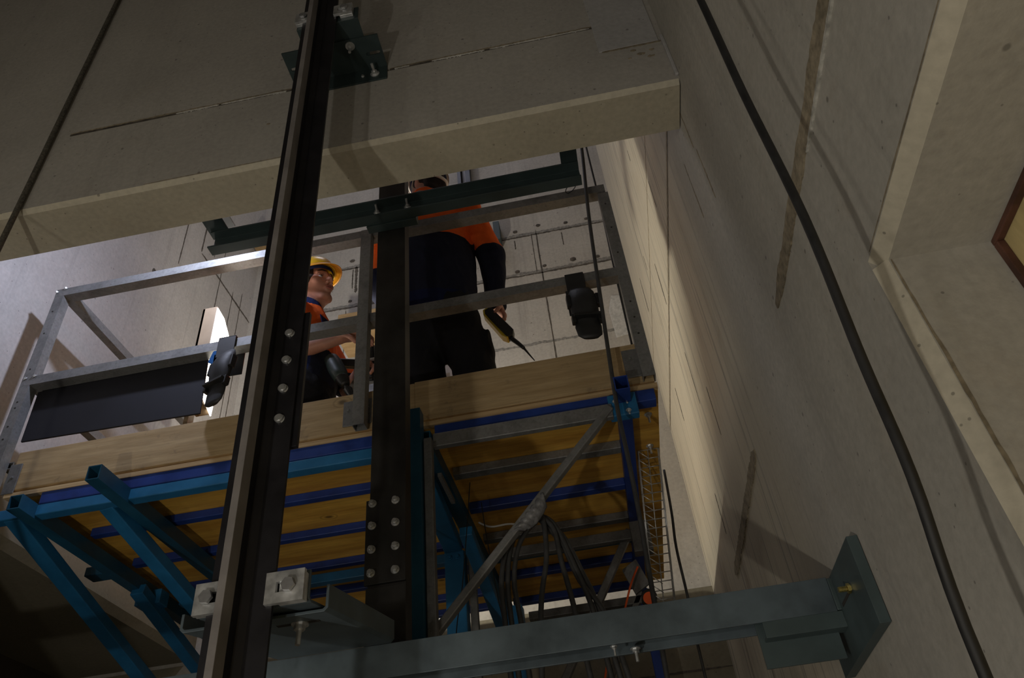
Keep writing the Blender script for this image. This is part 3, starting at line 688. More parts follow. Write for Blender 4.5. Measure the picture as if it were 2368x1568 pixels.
for k in range(NA+1):
    t = k/NA; top = V((-.168-.118*t, 2.246, 1.192-.125*t)); low = V((-.205-.035*t+.045*(1-t), 2.262, 1.150-.070*t-.02*math.sin(t*3)))
    row = []
    for q in range(NB+1):
        u = q/NB; p = top.lerp(low, u); r_ = .0016*math.sin(k*1.3+u*4.0)+.0012*rnd.uniform(-1, 1)
        row.append(bmw.verts.new(p+V((r_*.4, -.012*math.sin(u*PI)-r_, r_*.5))))
    G.append(row)
for a, b in zip(G, G[1:]):
    for q in range(NB): bmw.faces.new((a[q], a[q+1], b[q+1], b[q]))
ex = bmesh.ops.extrude_face_region(bmw, geom=list(bmw.faces)); 
for v_ in [g for g in ex['geom'] if isinstance(g, bmesh.types.BMVert)]: v_.co.y += .010
mb.build('wrap', 'film', bl, 0, True, label='wrinkled grey plastic wrap')
cable('orange_cord', [(.13, 3.35, 1.335), (.08, 3.35, 1.25), (.0, 3.35, 1.07), (-.06, 3.35, .98), (-.12, 3.35, .80), (-.2, 3.35, .5)], .005, 'orange_cord', 'orange cord hanging under the right half of the platform', 'cord', 'orange cords under the platform', n=6)
cable('orange_cord', [(-.668, 2.7, 1.39), (-.672, 2.7, 1.30), (-.675, 2.7, 1.15), (-.695, 2.7, 1.02), (-.72, 2.7, .8)], .006, 'orange_cord', 'orange cord hanging between the two blue posts', 'cord', 'orange cords under the platform', n=6)
cable('white_cord', [(-.47, 2.75, 1.37), (-.42, 2.72, 1.33), (-.35, 2.70, 1.32), (-.30, 2.69, 1.305)], .004, 'white_cord', 'short pale cord tied across under the platform near the centre', 'cord', n=6)
cable('thin_wire', [(-.46, 2.55, 1.44), (-.47, 2.5, 1.25), (-.49, 2.45, 1.0), (-.51, 2.4, .8), (-.53, 2.4, .4)], .002, 'black_tool', 'thin black wire falling in front of the centre blue post', 'wire', n=6)
cable('thin_wire', [(-.45, 2.72, 1.44), (-.44, 2.72, 1.3), (-.42, 2.72, 1.1), (-.39, 2.72, .85), (-.37, 2.72, .5)], .002, 'black_tool', 'thin black wire falling right of the centre blue post', 'wire', n=6)
# junction box with orange plug end under the right end
jb = thing('junction_box', 'grey box with an orange-faced round socket under the right end of the platform', 'box', (.14, 3.3, 1.2))
MB().poly([(.06, 3.42, 1.36), (.13, 3.42, 1.40), (.17, 3.42, 1.28), (.10, 3.42, 1.24)], (0, .02, 0)).build('plate', 'galv_dark', jb, .002)
MB().cyl((.155, 3.40, 1.215), (.155, 3.46, 1.215), .035, 18).build('socket', 'black_tool', jb, .002)
MB().cyl((.155, 3.395, 1.205), (.155, 3.40, 1.205), .028, 18).build('socket_face', 'orange_cord', jb)
# wire mesh tray hanging below the right end
tr = thing('wire_mesh_tray', 'silvery welded wire mesh cable tray sloping down below the right platform end', 'cable tray', (.23, 2.7, 1.5))
p0, p1 = V((.235, 2.70, 1.54)), V((.185, 3.02, 1.02)); p1 = p0+(p1-p0)*1.0
ax = (p1-p0); L = ax.length; ax.normalize(); sd = V((1, 0, 0)); nn = ax.cross(sd).normalized()
ft = MB(); W = .040; H = .045
for a, b in ((-W, 0), (0, 0), (W, 0), (-W, H), (W, H)):
    ft.tube([p0+sd*a+nn*b, p0+ax*L*1.05+sd*a+nn*b], .0022, 6, 1)
N = 19
for k in range(N+1):
    q = p0+ax*(L*1.05*k/N)
    ft.tube([q-sd*W+nn*H, q-sd*W, q+sd*W, q+sd*W+nn*H], .0022, 6, 1)
ft.build('wire_grid', 'zinc', tr, 0, True)
ft = MB()
for k in range(N): 
    q = p0+ax*(L*1.05*k/N); q2 = p0+ax*(L*1.05*(k+1)/N); ft.tube([q-sd*W+nn*H, q2+nn*H], .0018, 6, 1)
ft.build('diagonal_wires', 'zinc', tr, 0, True)
# ------------------------------------------------------------------ things at the back of the shaft
g2 = thing('guide_rail', 'distant dark guide rail on the back wall seen above the channel frame', 'guide rail', (-.63, 4.2, 4.7))
MB().box(-.69, -.66, YB-.10, YB-.02, 4.9, TOP).build('flange', 'rail', g2, .001); MB().box(-.655, -.625, YB-.03, YB-.015, 4.9, TOP).build('web', 'rail_nose', g2)
MB().box(-.62, -.58, YB-.10, YB-.02, 4.9, TOP).build('flange', 'rail', g2, .001)
MB().box(-.70, -.56, YB-.025, YB, 6.2, 6.3).build('wall_fixing', 'rail', g2, .001)
bk = MB().prof([(-.50, 4.45), (-.38, 4.45), (-.38, 4.66), (-.43, 4.66), (-.43, 4.50), (-.50, 4.50)], 'y', YB-.10, YB).build('wall_bracket', 'green_dark', None, .002)
tag(bk, 'small dark steel bracket on the back wall beside the standing worker', 'bracket')
cbx = MB().box(-1.60, -1.18, 3.95, 4.2, 3.55, 3.76).build('timber_block', 'tan_wood', None, .003)
tag(cbx, 'broad tan timber block on the back wall behind the kneeling worker', 'timber')
MB().box(-1.55, -1.2, 4.2, YB, 3.58, 3.72).build('packing_piece', 'tan_wood', cbx)
tm = MB().prof([(-2.45, 4.86), (-2.36, 4.88), (-2.36, 5.03), (-2.45, 5.01)], 'y', 4.05, YB).build('timber_block', 'tan_wood', None, .003)
tag(tm, 'small tan timber block high in the back left corner', 'timber')
cbd = thing('marked_board', 'tan board with a blue handwritten mark on the back wall behind the column', 'board', (-1.05, YB, 3.14))
MB().box(-1.20, -.90, YB-.16, YB, 3.03, 3.26).build('board', 'card', cbd, .003)
mb = MB()
mb.tube([(-1.085+.016*math.cos(a), YB-.1615, 3.14+.020*math.sin(a)) for a in [k*PI/5 for k in range(11)]], .003, 6, 2)
mb.tube([(-1.101, YB-.1615, 3.14), (-1.098, YB-.1615, 3.17), (-1.085, YB-.1615, 3.185)], .003, 6, 2)
mb.tube([(-1.145, YB-.1615, 3.12), (-1.130, YB-.1615, 3.12)], .003, 6, 1)
mb.build('blue_writing', 'blue_ink', cbd)

# ------------------------------------------------------------------ figures: smooth blended volumes turned into one surface
class Field:
    def __init__(s, lo, hi, h):
        s.h = h; s.lo = np.array(lo, dtype=np.float32)
        s.n = np.ceil((np.array(hi)-np.array(lo))/h).astype(int)+1
        s.F = np.full(s.n, 1.0, dtype=np.float32)
        s.ax = [s.lo[i]+h*np.arange(s.n[i], dtype=np.float32) for i in range(3)]
    def win(s, lo, hi):
        a = np.maximum(0, np.floor((np.array(lo)-s.lo)/s.h).astype(int)); b = np.minimum(s.n, np.ceil((np.array(hi)-s.lo)/s.h).astype(int)+1)
        if np.any(b <= a): return None
        sl = tuple(slice(a[i], b[i]) for i in range(3))
        return sl, np.meshgrid(*[s.ax[i][sl[i]] for i in range(3)], indexing='ij')
    def put(s, sl, d, k, op):
        A = s.F[sl]
        if op == 'add':
            h = np.clip(.5+.5*(A-d)/k, 0, 1); s.F[sl] = A*(1-h)+d*h-k*h*(1-h)
        elif op == 'cut':
            d = -d; h = np.clip(.5-.5*(A-d)/k, 0, 1); s.F[sl] = A*(1-h)+d*h+k*h*(1-h)
    def cap(s, a, b, ra, rb, k=.02, flat=None, f=1., op='add'):
        """tapered limb from a to b; flat = a direction squeezed by f"""
        a, b = np.array(a, float), np.array(b, float); R = max(ra, rb)+k*1.5+s.h*2
        w = s.win(np.minimum(a, b)-R, np.maximum(a, b)+R)
        if w is None: return s
        sl, (X, Y, Z) = w; ab = b-a; L = max(1e-9, ab@ab)
        px, py, pz = X-a[0], Y-a[1], Z-a[2]
        t = np.clip((px*ab[0]+py*ab[1]+pz*ab[2])/L, 0, 1)
        px -= t*ab[0]; py -= t*ab[1]; pz -= t*ab[2]
        if flat is not None:
            fl = np.array(flat, float); fl /= np.linalg.norm(fl); c = (px*fl[0]+py*fl[1]+pz*fl[2])*(f-1)
            px += c*fl[0]; py += c*fl[1]; pz += c*fl[2]
        d = np.sqrt(px*px+py*py+pz*pz)-(ra+(rb-ra)*t)
        s.put(sl, d.astype(np.float32), k, op); return s
    def ell(s, c, r, k=.01, m=None, op='add'):
        """ellipsoid with radii r; m = 3x3 whose columns are its own axes in world"""
        c = np.array(c, float); r = np.array(r, float); R = r.max()+k*1.5+s.h*2
        w = s.win(c-R, c+R)
        if w is None: return s
        sl, (X, Y, Z) = w; P = [X-c[0], Y-c[1], Z-c[2]]
        if m is not None: P = [P[0]*m[0][i]+P[1]*m[1][i]+P[2]*m[2][i] for i in range(3)]
        q = np.sqrt((P[0]/r[0])**2+(P[1]/r[1])**2+(P[2]/r[2])**2)
        q2 = np.sqrt((P[0]/r[0]**2)**2+(P[1]/r[1]**2)**2+(P[2]/r[2]**2)**2)+1e-9
        s.put(sl, (q*(q-1)/q2).astype(np.float32), k, op); return s
    def mesh(s, name):
        F, h = s.F, s.h; S = F < 0
        C = np.zeros(np.array(F.shape)-1, dtype=np.int8)
        for i in (0, 1):
            for j in (0, 1):
                for k in (0, 1): C += S[i:F.shape[0]-1+i, j:F.shape[1]-1+j, k:F.shape[2]-1+k]
        idx = np.argwhere((C > 0) & (C < 8)); N = len(idx)
        ids = np.full(C.shape, -1, dtype=np.int32); ids[idx[:, 0], idx[:, 1], idx[:, 2]] = np.arange(N)
        acc = np.zeros((N, 3)); cnt = np.zeros(N)
        corners = [(i, j, k) for i in (0, 1) for j in (0, 1) for k in (0, 1)]
        for a in corners:
            for axn in range(3):
                if a[axn]: continue
                b = list(a); b[axn] = 1
                fa = F[idx[:, 0]+a[0], idx[:, 1]+a[1], idx[:, 2]+a[2]]; fb = F[idx[:, 0]+b[0], idx[:, 1]+b[1], idx[:, 2]+b[2]]
                mk = (fa < 0) != (fb < 0); t = np.where(mk, fa/np.where(mk, fa-fb, 1), 0)
                p = np.tile(np.array(a, float), (N, 1)); p[:, axn] += t
                acc[mk] += p[mk]; cnt[mk] += 1
        co = (idx+acc/cnt[:, None])*h+s.lo
        faces = []
        for axn in range(3):
            o1, o2 = (axn+1) % 3, (axn+2) % 3
            sa = [slice(None)]*3; sb = [slice(None)]*3; sa[axn] = slice(0, -1); sb[axn] = slice(1, None)
            A, B = S[tuple(sa)], S[tuple(sb)]; e = np.argwhere(A != B)
            e = e[(e[:, o1] > 0) & (e[:, o2] > 0) & (e[:, o1] < C.shape[o1]) & (e[:, o2] < C.shape[o2])]
            q = []
            for d1, d2 in ((1, 1), (0, 1), (0, 0), (1, 0)):
                c2 = e.copy(); c2[:, o1] -= d1; c2[:, o2] -= d2; q.append(ids[c2[:, 0], c2[:, 1], c2[:, 2]])
            q = np.stack(q, 1); fl = A[e[:, 0], e[:, 1], e[:, 2]]
            q[~fl] = q[~fl][:, ::-1]; faces.append(q)
        q = np.concatenate(faces); me = bpy.data.meshes.new(name)
        me.from_pydata(co.tolist(), [], q.tolist()); me.update()
        for p in me.polygons: p.use_smooth = True
        return me
def put_mesh(me, name, mats, parent, pick=None, label=None):
    o = link(name, me, mats, parent, label=label)
    if pick:
        for p in me.polygons: p.material_index = pick(p.center)
    return o
def frame(fwd, up):
    """3x3 (rows world xyz) whose columns are right, forward, up"""
    f = V(fwd).normalized(); r = f.cross(V(up)).normalized(); u = r.cross(f)
    return [[r[i], f[i], u[i]] for i in range(3)]
def loc2w(c, m, p): return tuple(c[i]+m[i][0]*p[0]+m[i][1]*p[1]+m[i][2]*p[2] for i in range(3))

def head_into(fd, c, m, s=1.0):
    """skull, jaw, nose, brow, lips, ears around the head centre c (between the ears)"""
    L = lambda *p: loc2w(c, m, [q*s for q in p])
    fd.ell(L(0, -.005, .035), [.076*s, .098*s, .092*s], .01, m)
    fd.ell(L(0, .020, -.028), [.058*s, .066*s, .070*s], .025, m)
    fd.ell(L(0, .064, -.088), [.021*s, .020*s, .018*s], .026, m)           # chin
    for q in (-1, 1):
        fd.cap(L(q*.056, .0, -.048), L(q*.024, .056, -.090), .014*s, .014*s, .025)   # jaw line
        fd.ell(L(q*.044, .062, -.008), [.020*s, .016*s, .015*s], .018, m)   # cheekbone
        fd.cap(L(q*.012, .094, .033), L(q*.048, .078, .030), .008*s, .007*s, .014)  # brow ridge
    fd.cap(L(0, .088, .028), L(0, .112, -.018), .0075*s, .0105*s, .009)      # nose
    for q in (-1, 1): fd.ell(L(q*.012, .098, -.025), [.009*s, .010*s, .008*s], .006, m)
    fd.ell(L(0, .084, -.054), [.023*s, .012*s, .017*s], .010, m)            # mouth mound
    for q in (-1, 1):
        fd.ell(L(q*.031, .098, .012), [.017*s, .015*s, .011*s], .008, m, op='cut')
        fd.ell(L(q*.078, -.010, -.002), [.008*s, .018*s, .031*s], .005, m)  # ears
        fd.ell(L(q*.0905, -.006, .0), [.005*s, .008*s, .015*s], .005, m, op='cut')
    fd.cap(L(-.016, .105, -.0535), L(.016, .105, -.0535), .0028*s, .0028*s, .004, op='cut')
def face_bits(c, m, parent, s=1.0, mouth=True):
    L = lambda *p: V(loc2w(c, m, [q*s for q in p])); R3 = Matrix([list(r) for r in m])
    for q in (-1, 1):
        e = MB().ell(L(q*.031, .0745, .012), (.0118*s,)*3, R3).build('eye', 'eye_white', parent, 0, True)
        MB().ell(L(q*.0315, .0840, .0135), (.0060*s, .0032*s, .0060*s), R3).build('iris', 'iris', e, 0, True)
        mb = MB().tube([L(q*.012, .0985, .034), L(q*.030, .0955, .041), L(q*.050, .081, .034)], .0036*s, 6, 4); mb.build('eyebrow', 'hair', parent, 0, True)
        mb = MB().tube([L(q*.017, .0835, .0175), L(q*.031, .0875, .0205), L(q*.045, .080, .0155)], .0040*s, 6, 4); mb.build('eyelid', 'skin', parent, 0, True)
    mb = MB().tube([L(-.022, .089, -.0515), L(-.009, .0985, -.0475), L(0, .0975, -.0490), L(.009, .0985, -.0475), L(.022, .089, -.0515)], lambda t: .0016+.0016*math.sin(t*PI), 8, 4)
    mb.tube([L(-.020, .089, -.0565), L(0, .0985, -.0610), L(.020, .089, -.0565)], lambda t: .0016+.0022*math.sin(t*PI), 8, 5)
    mb.build('lips', 'lip', parent, 0, True)

def hand_into(fd, w, d, n, side, curl=.9, s=1.0, spread=.012):
    """hand from the wrist w; d = direction of the palm, n = palm normal (fingers curl towards n), side = +1/-1 thumb side"""
    w, d, n = V(w), V(d).normalized(), V(n).normalized(); n = (n-d*n.dot(d)).normalized(); a = d.cross(n)*side
    fd.cap(w, w+d*.045*s, .026*s, .030*s, .02, n, 1.5)
    fd.cap(w+d*.040*s-a*.018*s, w+d*.085*s-a*.024*s, .020*s, .016*s, .018, n, 1.25)
    fd.cap(w+d*.040*s+a*.018*s, w+d*.088*s+a*.022*s, .020*s, .016*s, .018, n, 1.25)
    lens = [(.040, .024, .020), (.044, .028, .021), (.041, .026, .020), (.032, .020, .018)]
    tips = []
    for i, ln in enumerate(lens):
        off = (1.5-i)*.0205*s; p = w+d*(.088-.003*abs(i-1))*s+a*off; ang = .35*curl+.08*i*curl
        for j, l in enumerate(ln):
            dd = d*math.cos(ang)+n*math.sin(ang); q = p+dd*l*s+a*(1.5-i)*spread*.1
            fd.cap(p, q, (.0098-.0009*j)*s, (.0092-.0011*j)*s, .0035); p = q; ang += curl*(.85 if j == 0 else .6)
        tips.append(p)
    p = w+d*.022*s+a*.024*s; q = p+(a*.75+d*.6+n*.35).normalized()*.040*s; fd.cap(p, q, .015*s, .0115*s, .012)
    r = q+(d*.75+n*.65+a*.05).normalized()*.032*s; fd.cap(q, r, .011*s, .0095*s, .004)
    t = r+(d*.6+n*.8-a*.25).normalized()*.026*s; fd.cap(r, t, .0095*s, .008*s, .004)
    return tips
def wrinkle(me, amp, freq, seed=0):
    n = len(me.vertices); co = np.empty(n*3, np.float32); me.vertices.foreach_get('co', co); co = co.reshape(-1, 3)
    nr = np.empty(n*3, np.float32); me.vertex_normals.foreach_get('vector', nr); nr = nr.reshape(-1, 3)
    w = np.zeros(n, np.float32); rs = np.random.RandomState(seed)
    for f in (1, 1.9, 3.3):
        dv = rs.uniform(-1, 1, (3, 3))*freq*f; ph = rs.uniform(0, 6, 3)
        w += np.sin(co@dv[0]+ph[0]+2*np.sin(co@dv[1]+ph[1]))*np.sin(co@dv[2]+ph[2])/f
    co += nr*(w*amp)[:, None]; me.vertices.foreach_set('co', co.ravel()); me.update()

# ---- the standing worker, seen from behind
A = thing('person', 'standing person seen from behind, white hard hat, long-sleeved orange and navy shirt, holding a tester', 'person', (-.60, 2.66, DK))
F0 = DK+.045
hipL, hipR = (-.70, 2.66, 2.44), (-.52, 2.66, 2.44)
kneL, kneR = (-.645, 2.70, 2.03), (-.425, 2.70, 2.03)
ankL, ankR = (-.66, 2.67, 1.66), (-.36, 2.67, 1.66)
toeL, toeR = (-.68, 2.82, 1.60), (-.32, 2.81, 1.60)
pel, wst, chs, nck = (-.61, 2.66, 2.50), (-.615, 2.67, 2.66), (-.615, 2.645, 2.93), (-.595, 2.60, 3.115)
shL, shR = (-.83, 2.64, 3.045), (-.405, 2.64, 3.045)
elL, wrL = (-.885, 2.74, 2.70), (-.85, 2.98, 2.66)
elR, wrR = (-.298, 2.70, 2.72), (-.308, 2.78, 2.45)
hc = (-.592, 2.65, 3.255); hm = frame((-.70, .71, .0), (-.05, .05, 1))
fd = Field((-1.05, 2.42, DK), (-.12, 3.15, 3.42), .0048)
head_into(fd, hc, hm)
fd.cap(nck, (hc[0], hc[1]-.015, hc[2]-.05), .062, .058, .03)
fd.cap(chs, (nck[0], nck[1], nck[2]-.06), .13, .09, .05, (0, 1, 0), 1.35)
fd.cap(pel, chs, .135, .155, .05, (0, 1, 0), 1.35)
for a, b, c3, w3, d3, s3, n3 in ((shL, elL, wrL, None, (.1, .9, -.3), 1, (.6, 0, -1)), (shR, elR, wrR, None, (.12, -.04, -1), 1, (-.1, -1, -.1))):
    fd.cap((chs[0], chs[1], a[2]-.02), a, .075, .068, .04)
    fd.cap(a, b, .055, .043, .02); fd.cap(b, c3, .043, .028, .015)
hand_into(fd, wrL, (.1, .9, -.3), (.6, 0, -1), 1, .8)
hand_into(fd, wrR, (.30, .0, -1), (-.80, -.45, -.35), -1, 1.15, .98)
for h_, k_, a_, t_ in ((hipL, kneL, ankL, toeL), (hipR, kneR, ankR, toeR)):
    fd.cap(h_, k_, .088, .058, .04); fd.cap(k_, a_, .057, .038, .02); fd.cap((a_[0], a_[1], a_[2]-.04), t_, .038, .033, .02)
put_mesh(fd.mesh('body'), 'body', 'skin', A)
face_bits(hc, hm, A)
# shirt: orange shoulders over navy
fd = Field((-1.1, 2.38, 2.26), (-.16, 3.05, 3.25), .006)
fd.cap((pel[0], pel[1], 2.42), pel, .215, .225, .02, (0, 1, 0), 1.5); fd.cap(pel, wst, .228, .232, .04, (0, 1, 0), 1.5); fd.cap(wst, chs, .230, .218, .05, (0, 1, 0), 1.5)
fd.cap(chs, (nck[0], nck[1], nck[2]-.065), .19, .085, .05, (0, 1, 0), 1.35)
fd.cap((nck[0], nck[1], nck[2]-.06), (nck[0], nck[1]-.005, nck[2]-.005), .082, .072, .02)
for a, b, c3 in ((shL, elL, wrL), (shR, elR, wrR)):
    fd.cap((chs[0]+.4*(a[0]-chs[0]), chs[1], a[2]-.03), a, .085, .082, .04)
    fd.cap(a, b, .078, .062, .02); e = V(b).lerp(V(c3), .96); fd.cap(b, e, .063, .047, .02)
fd.ell((nck[0], nck[1], nck[2]+.04), (.062, .066, .07), .008, op='cut')
for q, r_, p in (((-.85, 3.0, 2.655), .036, None), ((-.306, 2.785, 2.42), .034, None)): fd.ell(q, (r_,)*3, .006, op='cut')
me = fd.mesh('shirt'); wrinkle(me, .006, 16, 2)
def two_tone(c2):
    if c2.z > 3.135 and abs(c2.x+.595) < .09: return 2
    if c2.x > -.372 or c2.x < -.865:
        return 0 if c2.z > 2.745 else 1
    if c2.z < 2.40: return 3
    return 0 if c2.z > 2.775 else 1
put_mesh(me, 'shirt', ['orange', 'navy', 'navy_blue', 'belt'], A, two_tone)
# trousers with cargo pockets and boots
fd = Field((-.95, 2.42, DK), (-.2, 2.95, 2.62), .006)
fd.cap((pel[0], pel[1], 2.34), (pel[0], pel[1], 2.32), .19, .185, .03, (0, 1, 0), 1.6)
for h_, k_, a_ in ((hipL, kneL, ankL), (hipR, kneR, ankR)):
    fd.cap(h_, k_, .125, .092, .03); fd.cap(k_, (a_[0], a_[1], a_[2]+.02), .092, .090, .02)
for q in (-1, 1):
    k_ = kneL if q < 0 else kneR; fd.ell((k_[0]+q*.082, k_[1]-.01, k_[2]+.13), (.020, .065, .08), .03)
me = fd.mesh('trousers'); wrinkle(me, .007, 13, 5); put_mesh(me, 'trousers', 'trouser', A)
for a_, t_ in ((ankL, toeL), (ankR, toeR)):
    fd = Field((a_[0]-.12, a_[1]-.14, DK), (a_[0]+.12, t_[1]+.1, 1.78), .006)
    fd.cap((a_[0], a_[1]-.02, 1.70), (a_[0], a_[1]-.02, DK+.05), .055, .050, .02); fd.cap((a_[0], a_[1]-.03, DK+.045), (t_[0], t_[1], DK+.042), .045, .044, .03)
    put_mesh(fd.mesh('boot'), 'boot', 'black_rubber', A)
# hair and hard hat
fd = Field((hc[0]-.13, hc[1]-.13, hc[2]-.11), (hc[0]+.13, hc[1]+.13, hc[2]+.16), .004)
fd.ell(loc2w(hc, hm, (0, -.010, .034)), (.083, .100, .098), .01, hm)
fd.cap(loc2w(hc, hm, (-.03, -.070, -.03)), loc2w(hc, hm, (.03, -.070, -.03)), .034, .034, .02)
fd.cap(loc2w(hc, hm, (-.03, -.062, -.075)), loc2w(hc, hm, (.03, -.062, -.075)), .034, .034, .02)
fd.ell(loc2w(hc, hm, (0, .085, -.02)), (.085, .095, .10), .004, hm, op='cut')
for q in (-1, 1): fd.ell(loc2w(hc, hm, (q*.085, .0, -.03)), (.02, .03, .06), .004, hm, op='cut')
put_mesh(fd.mesh('hair'), 'hair', 'hair', A)
def hard_hat(c, m, shell, brim, parent, tilt=.0, band='navy_blue'):
    """domed shell with a centre ridge, a peak in front, a rain gutter all round, a head band and a chin strap"""
    mb = MB(); bm = mb.bm; R = []; NS = 40
    def P(x, y, z): return V(loc2w(c, m, (x, y, z)))
    for i in range(13):
        t = i/12*PI/2; rr = math.cos(t)**.85; z = .062+.098*math.sin(t)
        ring = []
        for k in range(NS):
            a = 2*PI*k/NS; x = .101*rr*math.cos(a); y = .002+.124*rr*math.sin(a)
            rid = .006*math.exp(-(x/.018)**2)*math.sin(t)
            ring.append((x, y, z+rid))
        R.append(ring)
    RO = [[bm.verts.new(P(*p)) for p in r] for r in R]
    RI = [[bm.verts.new(P(p[0]*.96, .005+(p[1]-.005)*.965, .062+(p[2]-.062)*.96)) for p in r] for r in R]
    for Q, fl in ((RO, False), (RI, True)):
        for A_, B_ in zip(Q, Q[1:]):
            for k in range(NS):
                f = (A_[k], A_[(k+1) % NS], B_[(k+1) % NS], B_[k]); bm.faces.new(f[::-1] if fl else f)
    for k in range(NS): bm.faces.new((RO[0][k], RI[0][k], RI[0][(k+1) % NS], RO[0][(k+1) % NS]))
    h = mb.build('hard_hat', shell, parent, 0, True)
    mb = MB(); bm = mb.bm; rings = []
    for f_, dz, th in ((1.0, .064, .0), (1.0, .060, .0)):
        pass
    top = []; bot = []
    for j in range(5):
        s_ = j/4; a_r = []; b_r = []
        for k in range(NS):
            a = 2*PI*k/NS; fr_ = max(0, math.sin(a)); w = .008+.034*fr_**2.0
            x = (.100+(w if fr_ < .01 else .009+.008*fr_)*s_)*math.cos(a); y = .002+(.123+w*s_)*math.sin(a)
            z = .066-.020*s_*fr_**1.2-.010*s_*s_-(.010*abs(math.cos(a))**3)*s_*fr_
            a_r.append(bm.verts.new(P(x, y, z))); b_r.append(bm.verts.new(P(x, y, z-.003)))
        top.append(a_r); bot.append(b_r)
    for Q, fl in ((top, False), (bot, True)):
        for A_, B_ in zip(Q, Q[1:]):
            for k in range(NS):
                f = (A_[k], B_[k], B_[(k+1) % NS], A_[(k+1) % NS]); bm.faces.new(f[::-1] if fl else f)
    for Q in (0, -1):
        for k in range(NS): bm.faces.new((top[Q][k], top[Q][(k+1) % NS], bot[Q][(k+1) % NS], bot[Q][k]))
    mb.build('brim', brim, h, 0, True)
    mb = MB(); bm = mb.bm
    for z0_, z1_ in ((.046, .062),):
        a1 = [bm.verts.new(P(.088*math.cos(2*PI*k/NS), .0+.112*math.sin(2*PI*k/NS), z0_)) for k in range(NS)]
        a2 = [bm.verts.new(P(.090*math.cos(2*PI*k/NS), .0+.114*math.sin(2*PI*k/NS), z1_)) for k in range(NS)]
        a3 = [bm.verts.new(P(.085*math.cos(2*PI*k/NS), .0+.109*math.sin(2*PI*k/NS), z0_)) for k in range(NS)]
        for k in range(NS):
            j = (k+1) % NS; bm.faces.new((a1[k], a1[j], a2[j], a2[k])); bm.faces.new((a3[k], a3[j], a1[j], a1[k]))
    mb.build('head_band', band, h, 0, True)
    return h
ha = hard_hat(hc, hm, 'white_hat', 'white_hat', A)
MB().tube([loc2w(hc, hm, (-.09, -.03, .04)), loc2w(hc, hm, (-.055, -.095, -.005)), loc2w(hc, hm, (0, -.112, -.012)), loc2w(hc, hm, (.055, -.095, -.005)), loc2w(hc, hm, (.09, -.03, .04))], .009, 8, 6).build('nape_strap', 'white_hat', ha, 0, True)
SH = lambda p: p
tv = thing('voltage_tester', 'black and yellow hand tester with a long probe in the standing worker\'s hand', 'tester', (-.30, 2.74, 2.33))
d0 = V((.44, -.02, -.80)).normalized(); a0 = V((-.352, 2.735, 2.395)); sdv = V((0, 1, 0)).cross(d0).normalized()
def tool_prof(pts, th, mat, name, y, bev=.004):
    return MB().poly([a0+d0*p[0]*.84+sdv*p[1]*.72+V((0, y, 0)) for p in pts], (0, th, 0)).build(name, mat, tv, bev)
tool_prof([(0, -.022), (.02, -.034), (.23, -.040), (.262, -.012), (.255, .022), (.20, .034), (.03, .030), (0, .018)], .042, 'black_tool', 'body', -.021)
tool_prof([(-.004, -.018), (.0, .022), (.03, .040), (.225, .046), (.255, .030), (.258, .020), (.235, .033), (.03, .028), (.006, .012), (.006, -.014)], .046, 'yellow_tool', 'yellow_edge', -.023, .003)
e0 = a0+d0*.214
MB().tube([e0+sdv*.004, e0+d0*.05-sdv*.004, e0+d0*.09-sdv*.008], lambda t: .012-.004*t, 10, 4).build('probe_grip', 'black_tool', tv, 0, True)
MB().tube([e0+d0*.09-sdv*.008, e0+d0*.13-sdv*.006, e0+d0*.18-sdv*.004], lambda t: .006-.004*t, 8, 4).build('probe', 'black_tool', tv, 0, True)

DYA = V((.0, -.06, 0)); A.location += DYA; tv.location += DYA
# ---- the kneeling worker, face towards the right
B = thing('person', 'kneeling person in yellow hard hat and short-sleeved orange shirt, face turned up to the right', 'person', (-1.18, 2.52, DK))
bh = (-1.145, 2.50, 2.575); bm_ = frame((.90, -.40, .10), (-.02, -.20, 1))
bn, bc, bw, bp = (-1.165, 2.52, 2.445), (-1.175, 2.53, 2.28), (-1.15, 2.54, 2.08), (-1.15, 2.54, 1.98)
bsR, bsL = (-1.185, 2.41, 2.345), (-1.16, 2.70, 2.345)
beR, bwR = (-1.165, 2.39, 2.105), (-.955, 2.385, 2.135)
beL, bwL = (-1.02, 2.72, 2.11), (-.90, 2.52, 2.045)
fd = Field((-1.55, 2.25, DK-.01), (-.70, 2.95, 2.76), .0046)
head_into(fd, bh, bm_)
fd.cap(bn, loc2w(bh, bm_, (0, -.02, -.05)), .060, .056, .03)
fd.cap(bc, (bn[0], bn[1], bn[2]-.05), .12, .08, .05, (1, 0, 0), 1.3); fd.cap(bp, bc, .125, .145, .05, (1, 0, 0), 1.3)
for a, b, c3 in ((bsR, beR, bwR), (bsL, beL, bwL)):
    fd.cap((bc[0], bc[1], a[2]-.02), a, .07, .062, .04); fd.cap(a, b, .050, .041, .02); fd.cap(b, c3, .042, .027, .015)
hand_into(fd, bwR, (1, -.02, .02), (.2, .3, -1), -1, .75)
hand_into(fd, bwL, (.75, -.5, -.25), (.1, -.4, -1), 1, .9)
for y in (2.50, 2.70):
    fd.cap((bp[0], y, 1.96), (bp[0]+.06, y, DK+.06), .085, .058, .04); fd.cap((bp[0]+.06, y, DK+.058), (bp[0]-.30, y, DK+.045), .055, .038, .02)
put_mesh(fd.mesh('body'), 'body', 'skin', B)
face_bits(bh, bm_, B)
fd = Field((-1.42, 2.24, 1.90), (-.80, 2.92, 2.52), .005)
fd.cap(bp, bw, .150, .150, .04, (1, 0, 0), 1.3); fd.cap(bw, bc, .152, .168, .04, (1, 0, 0), 1.25)
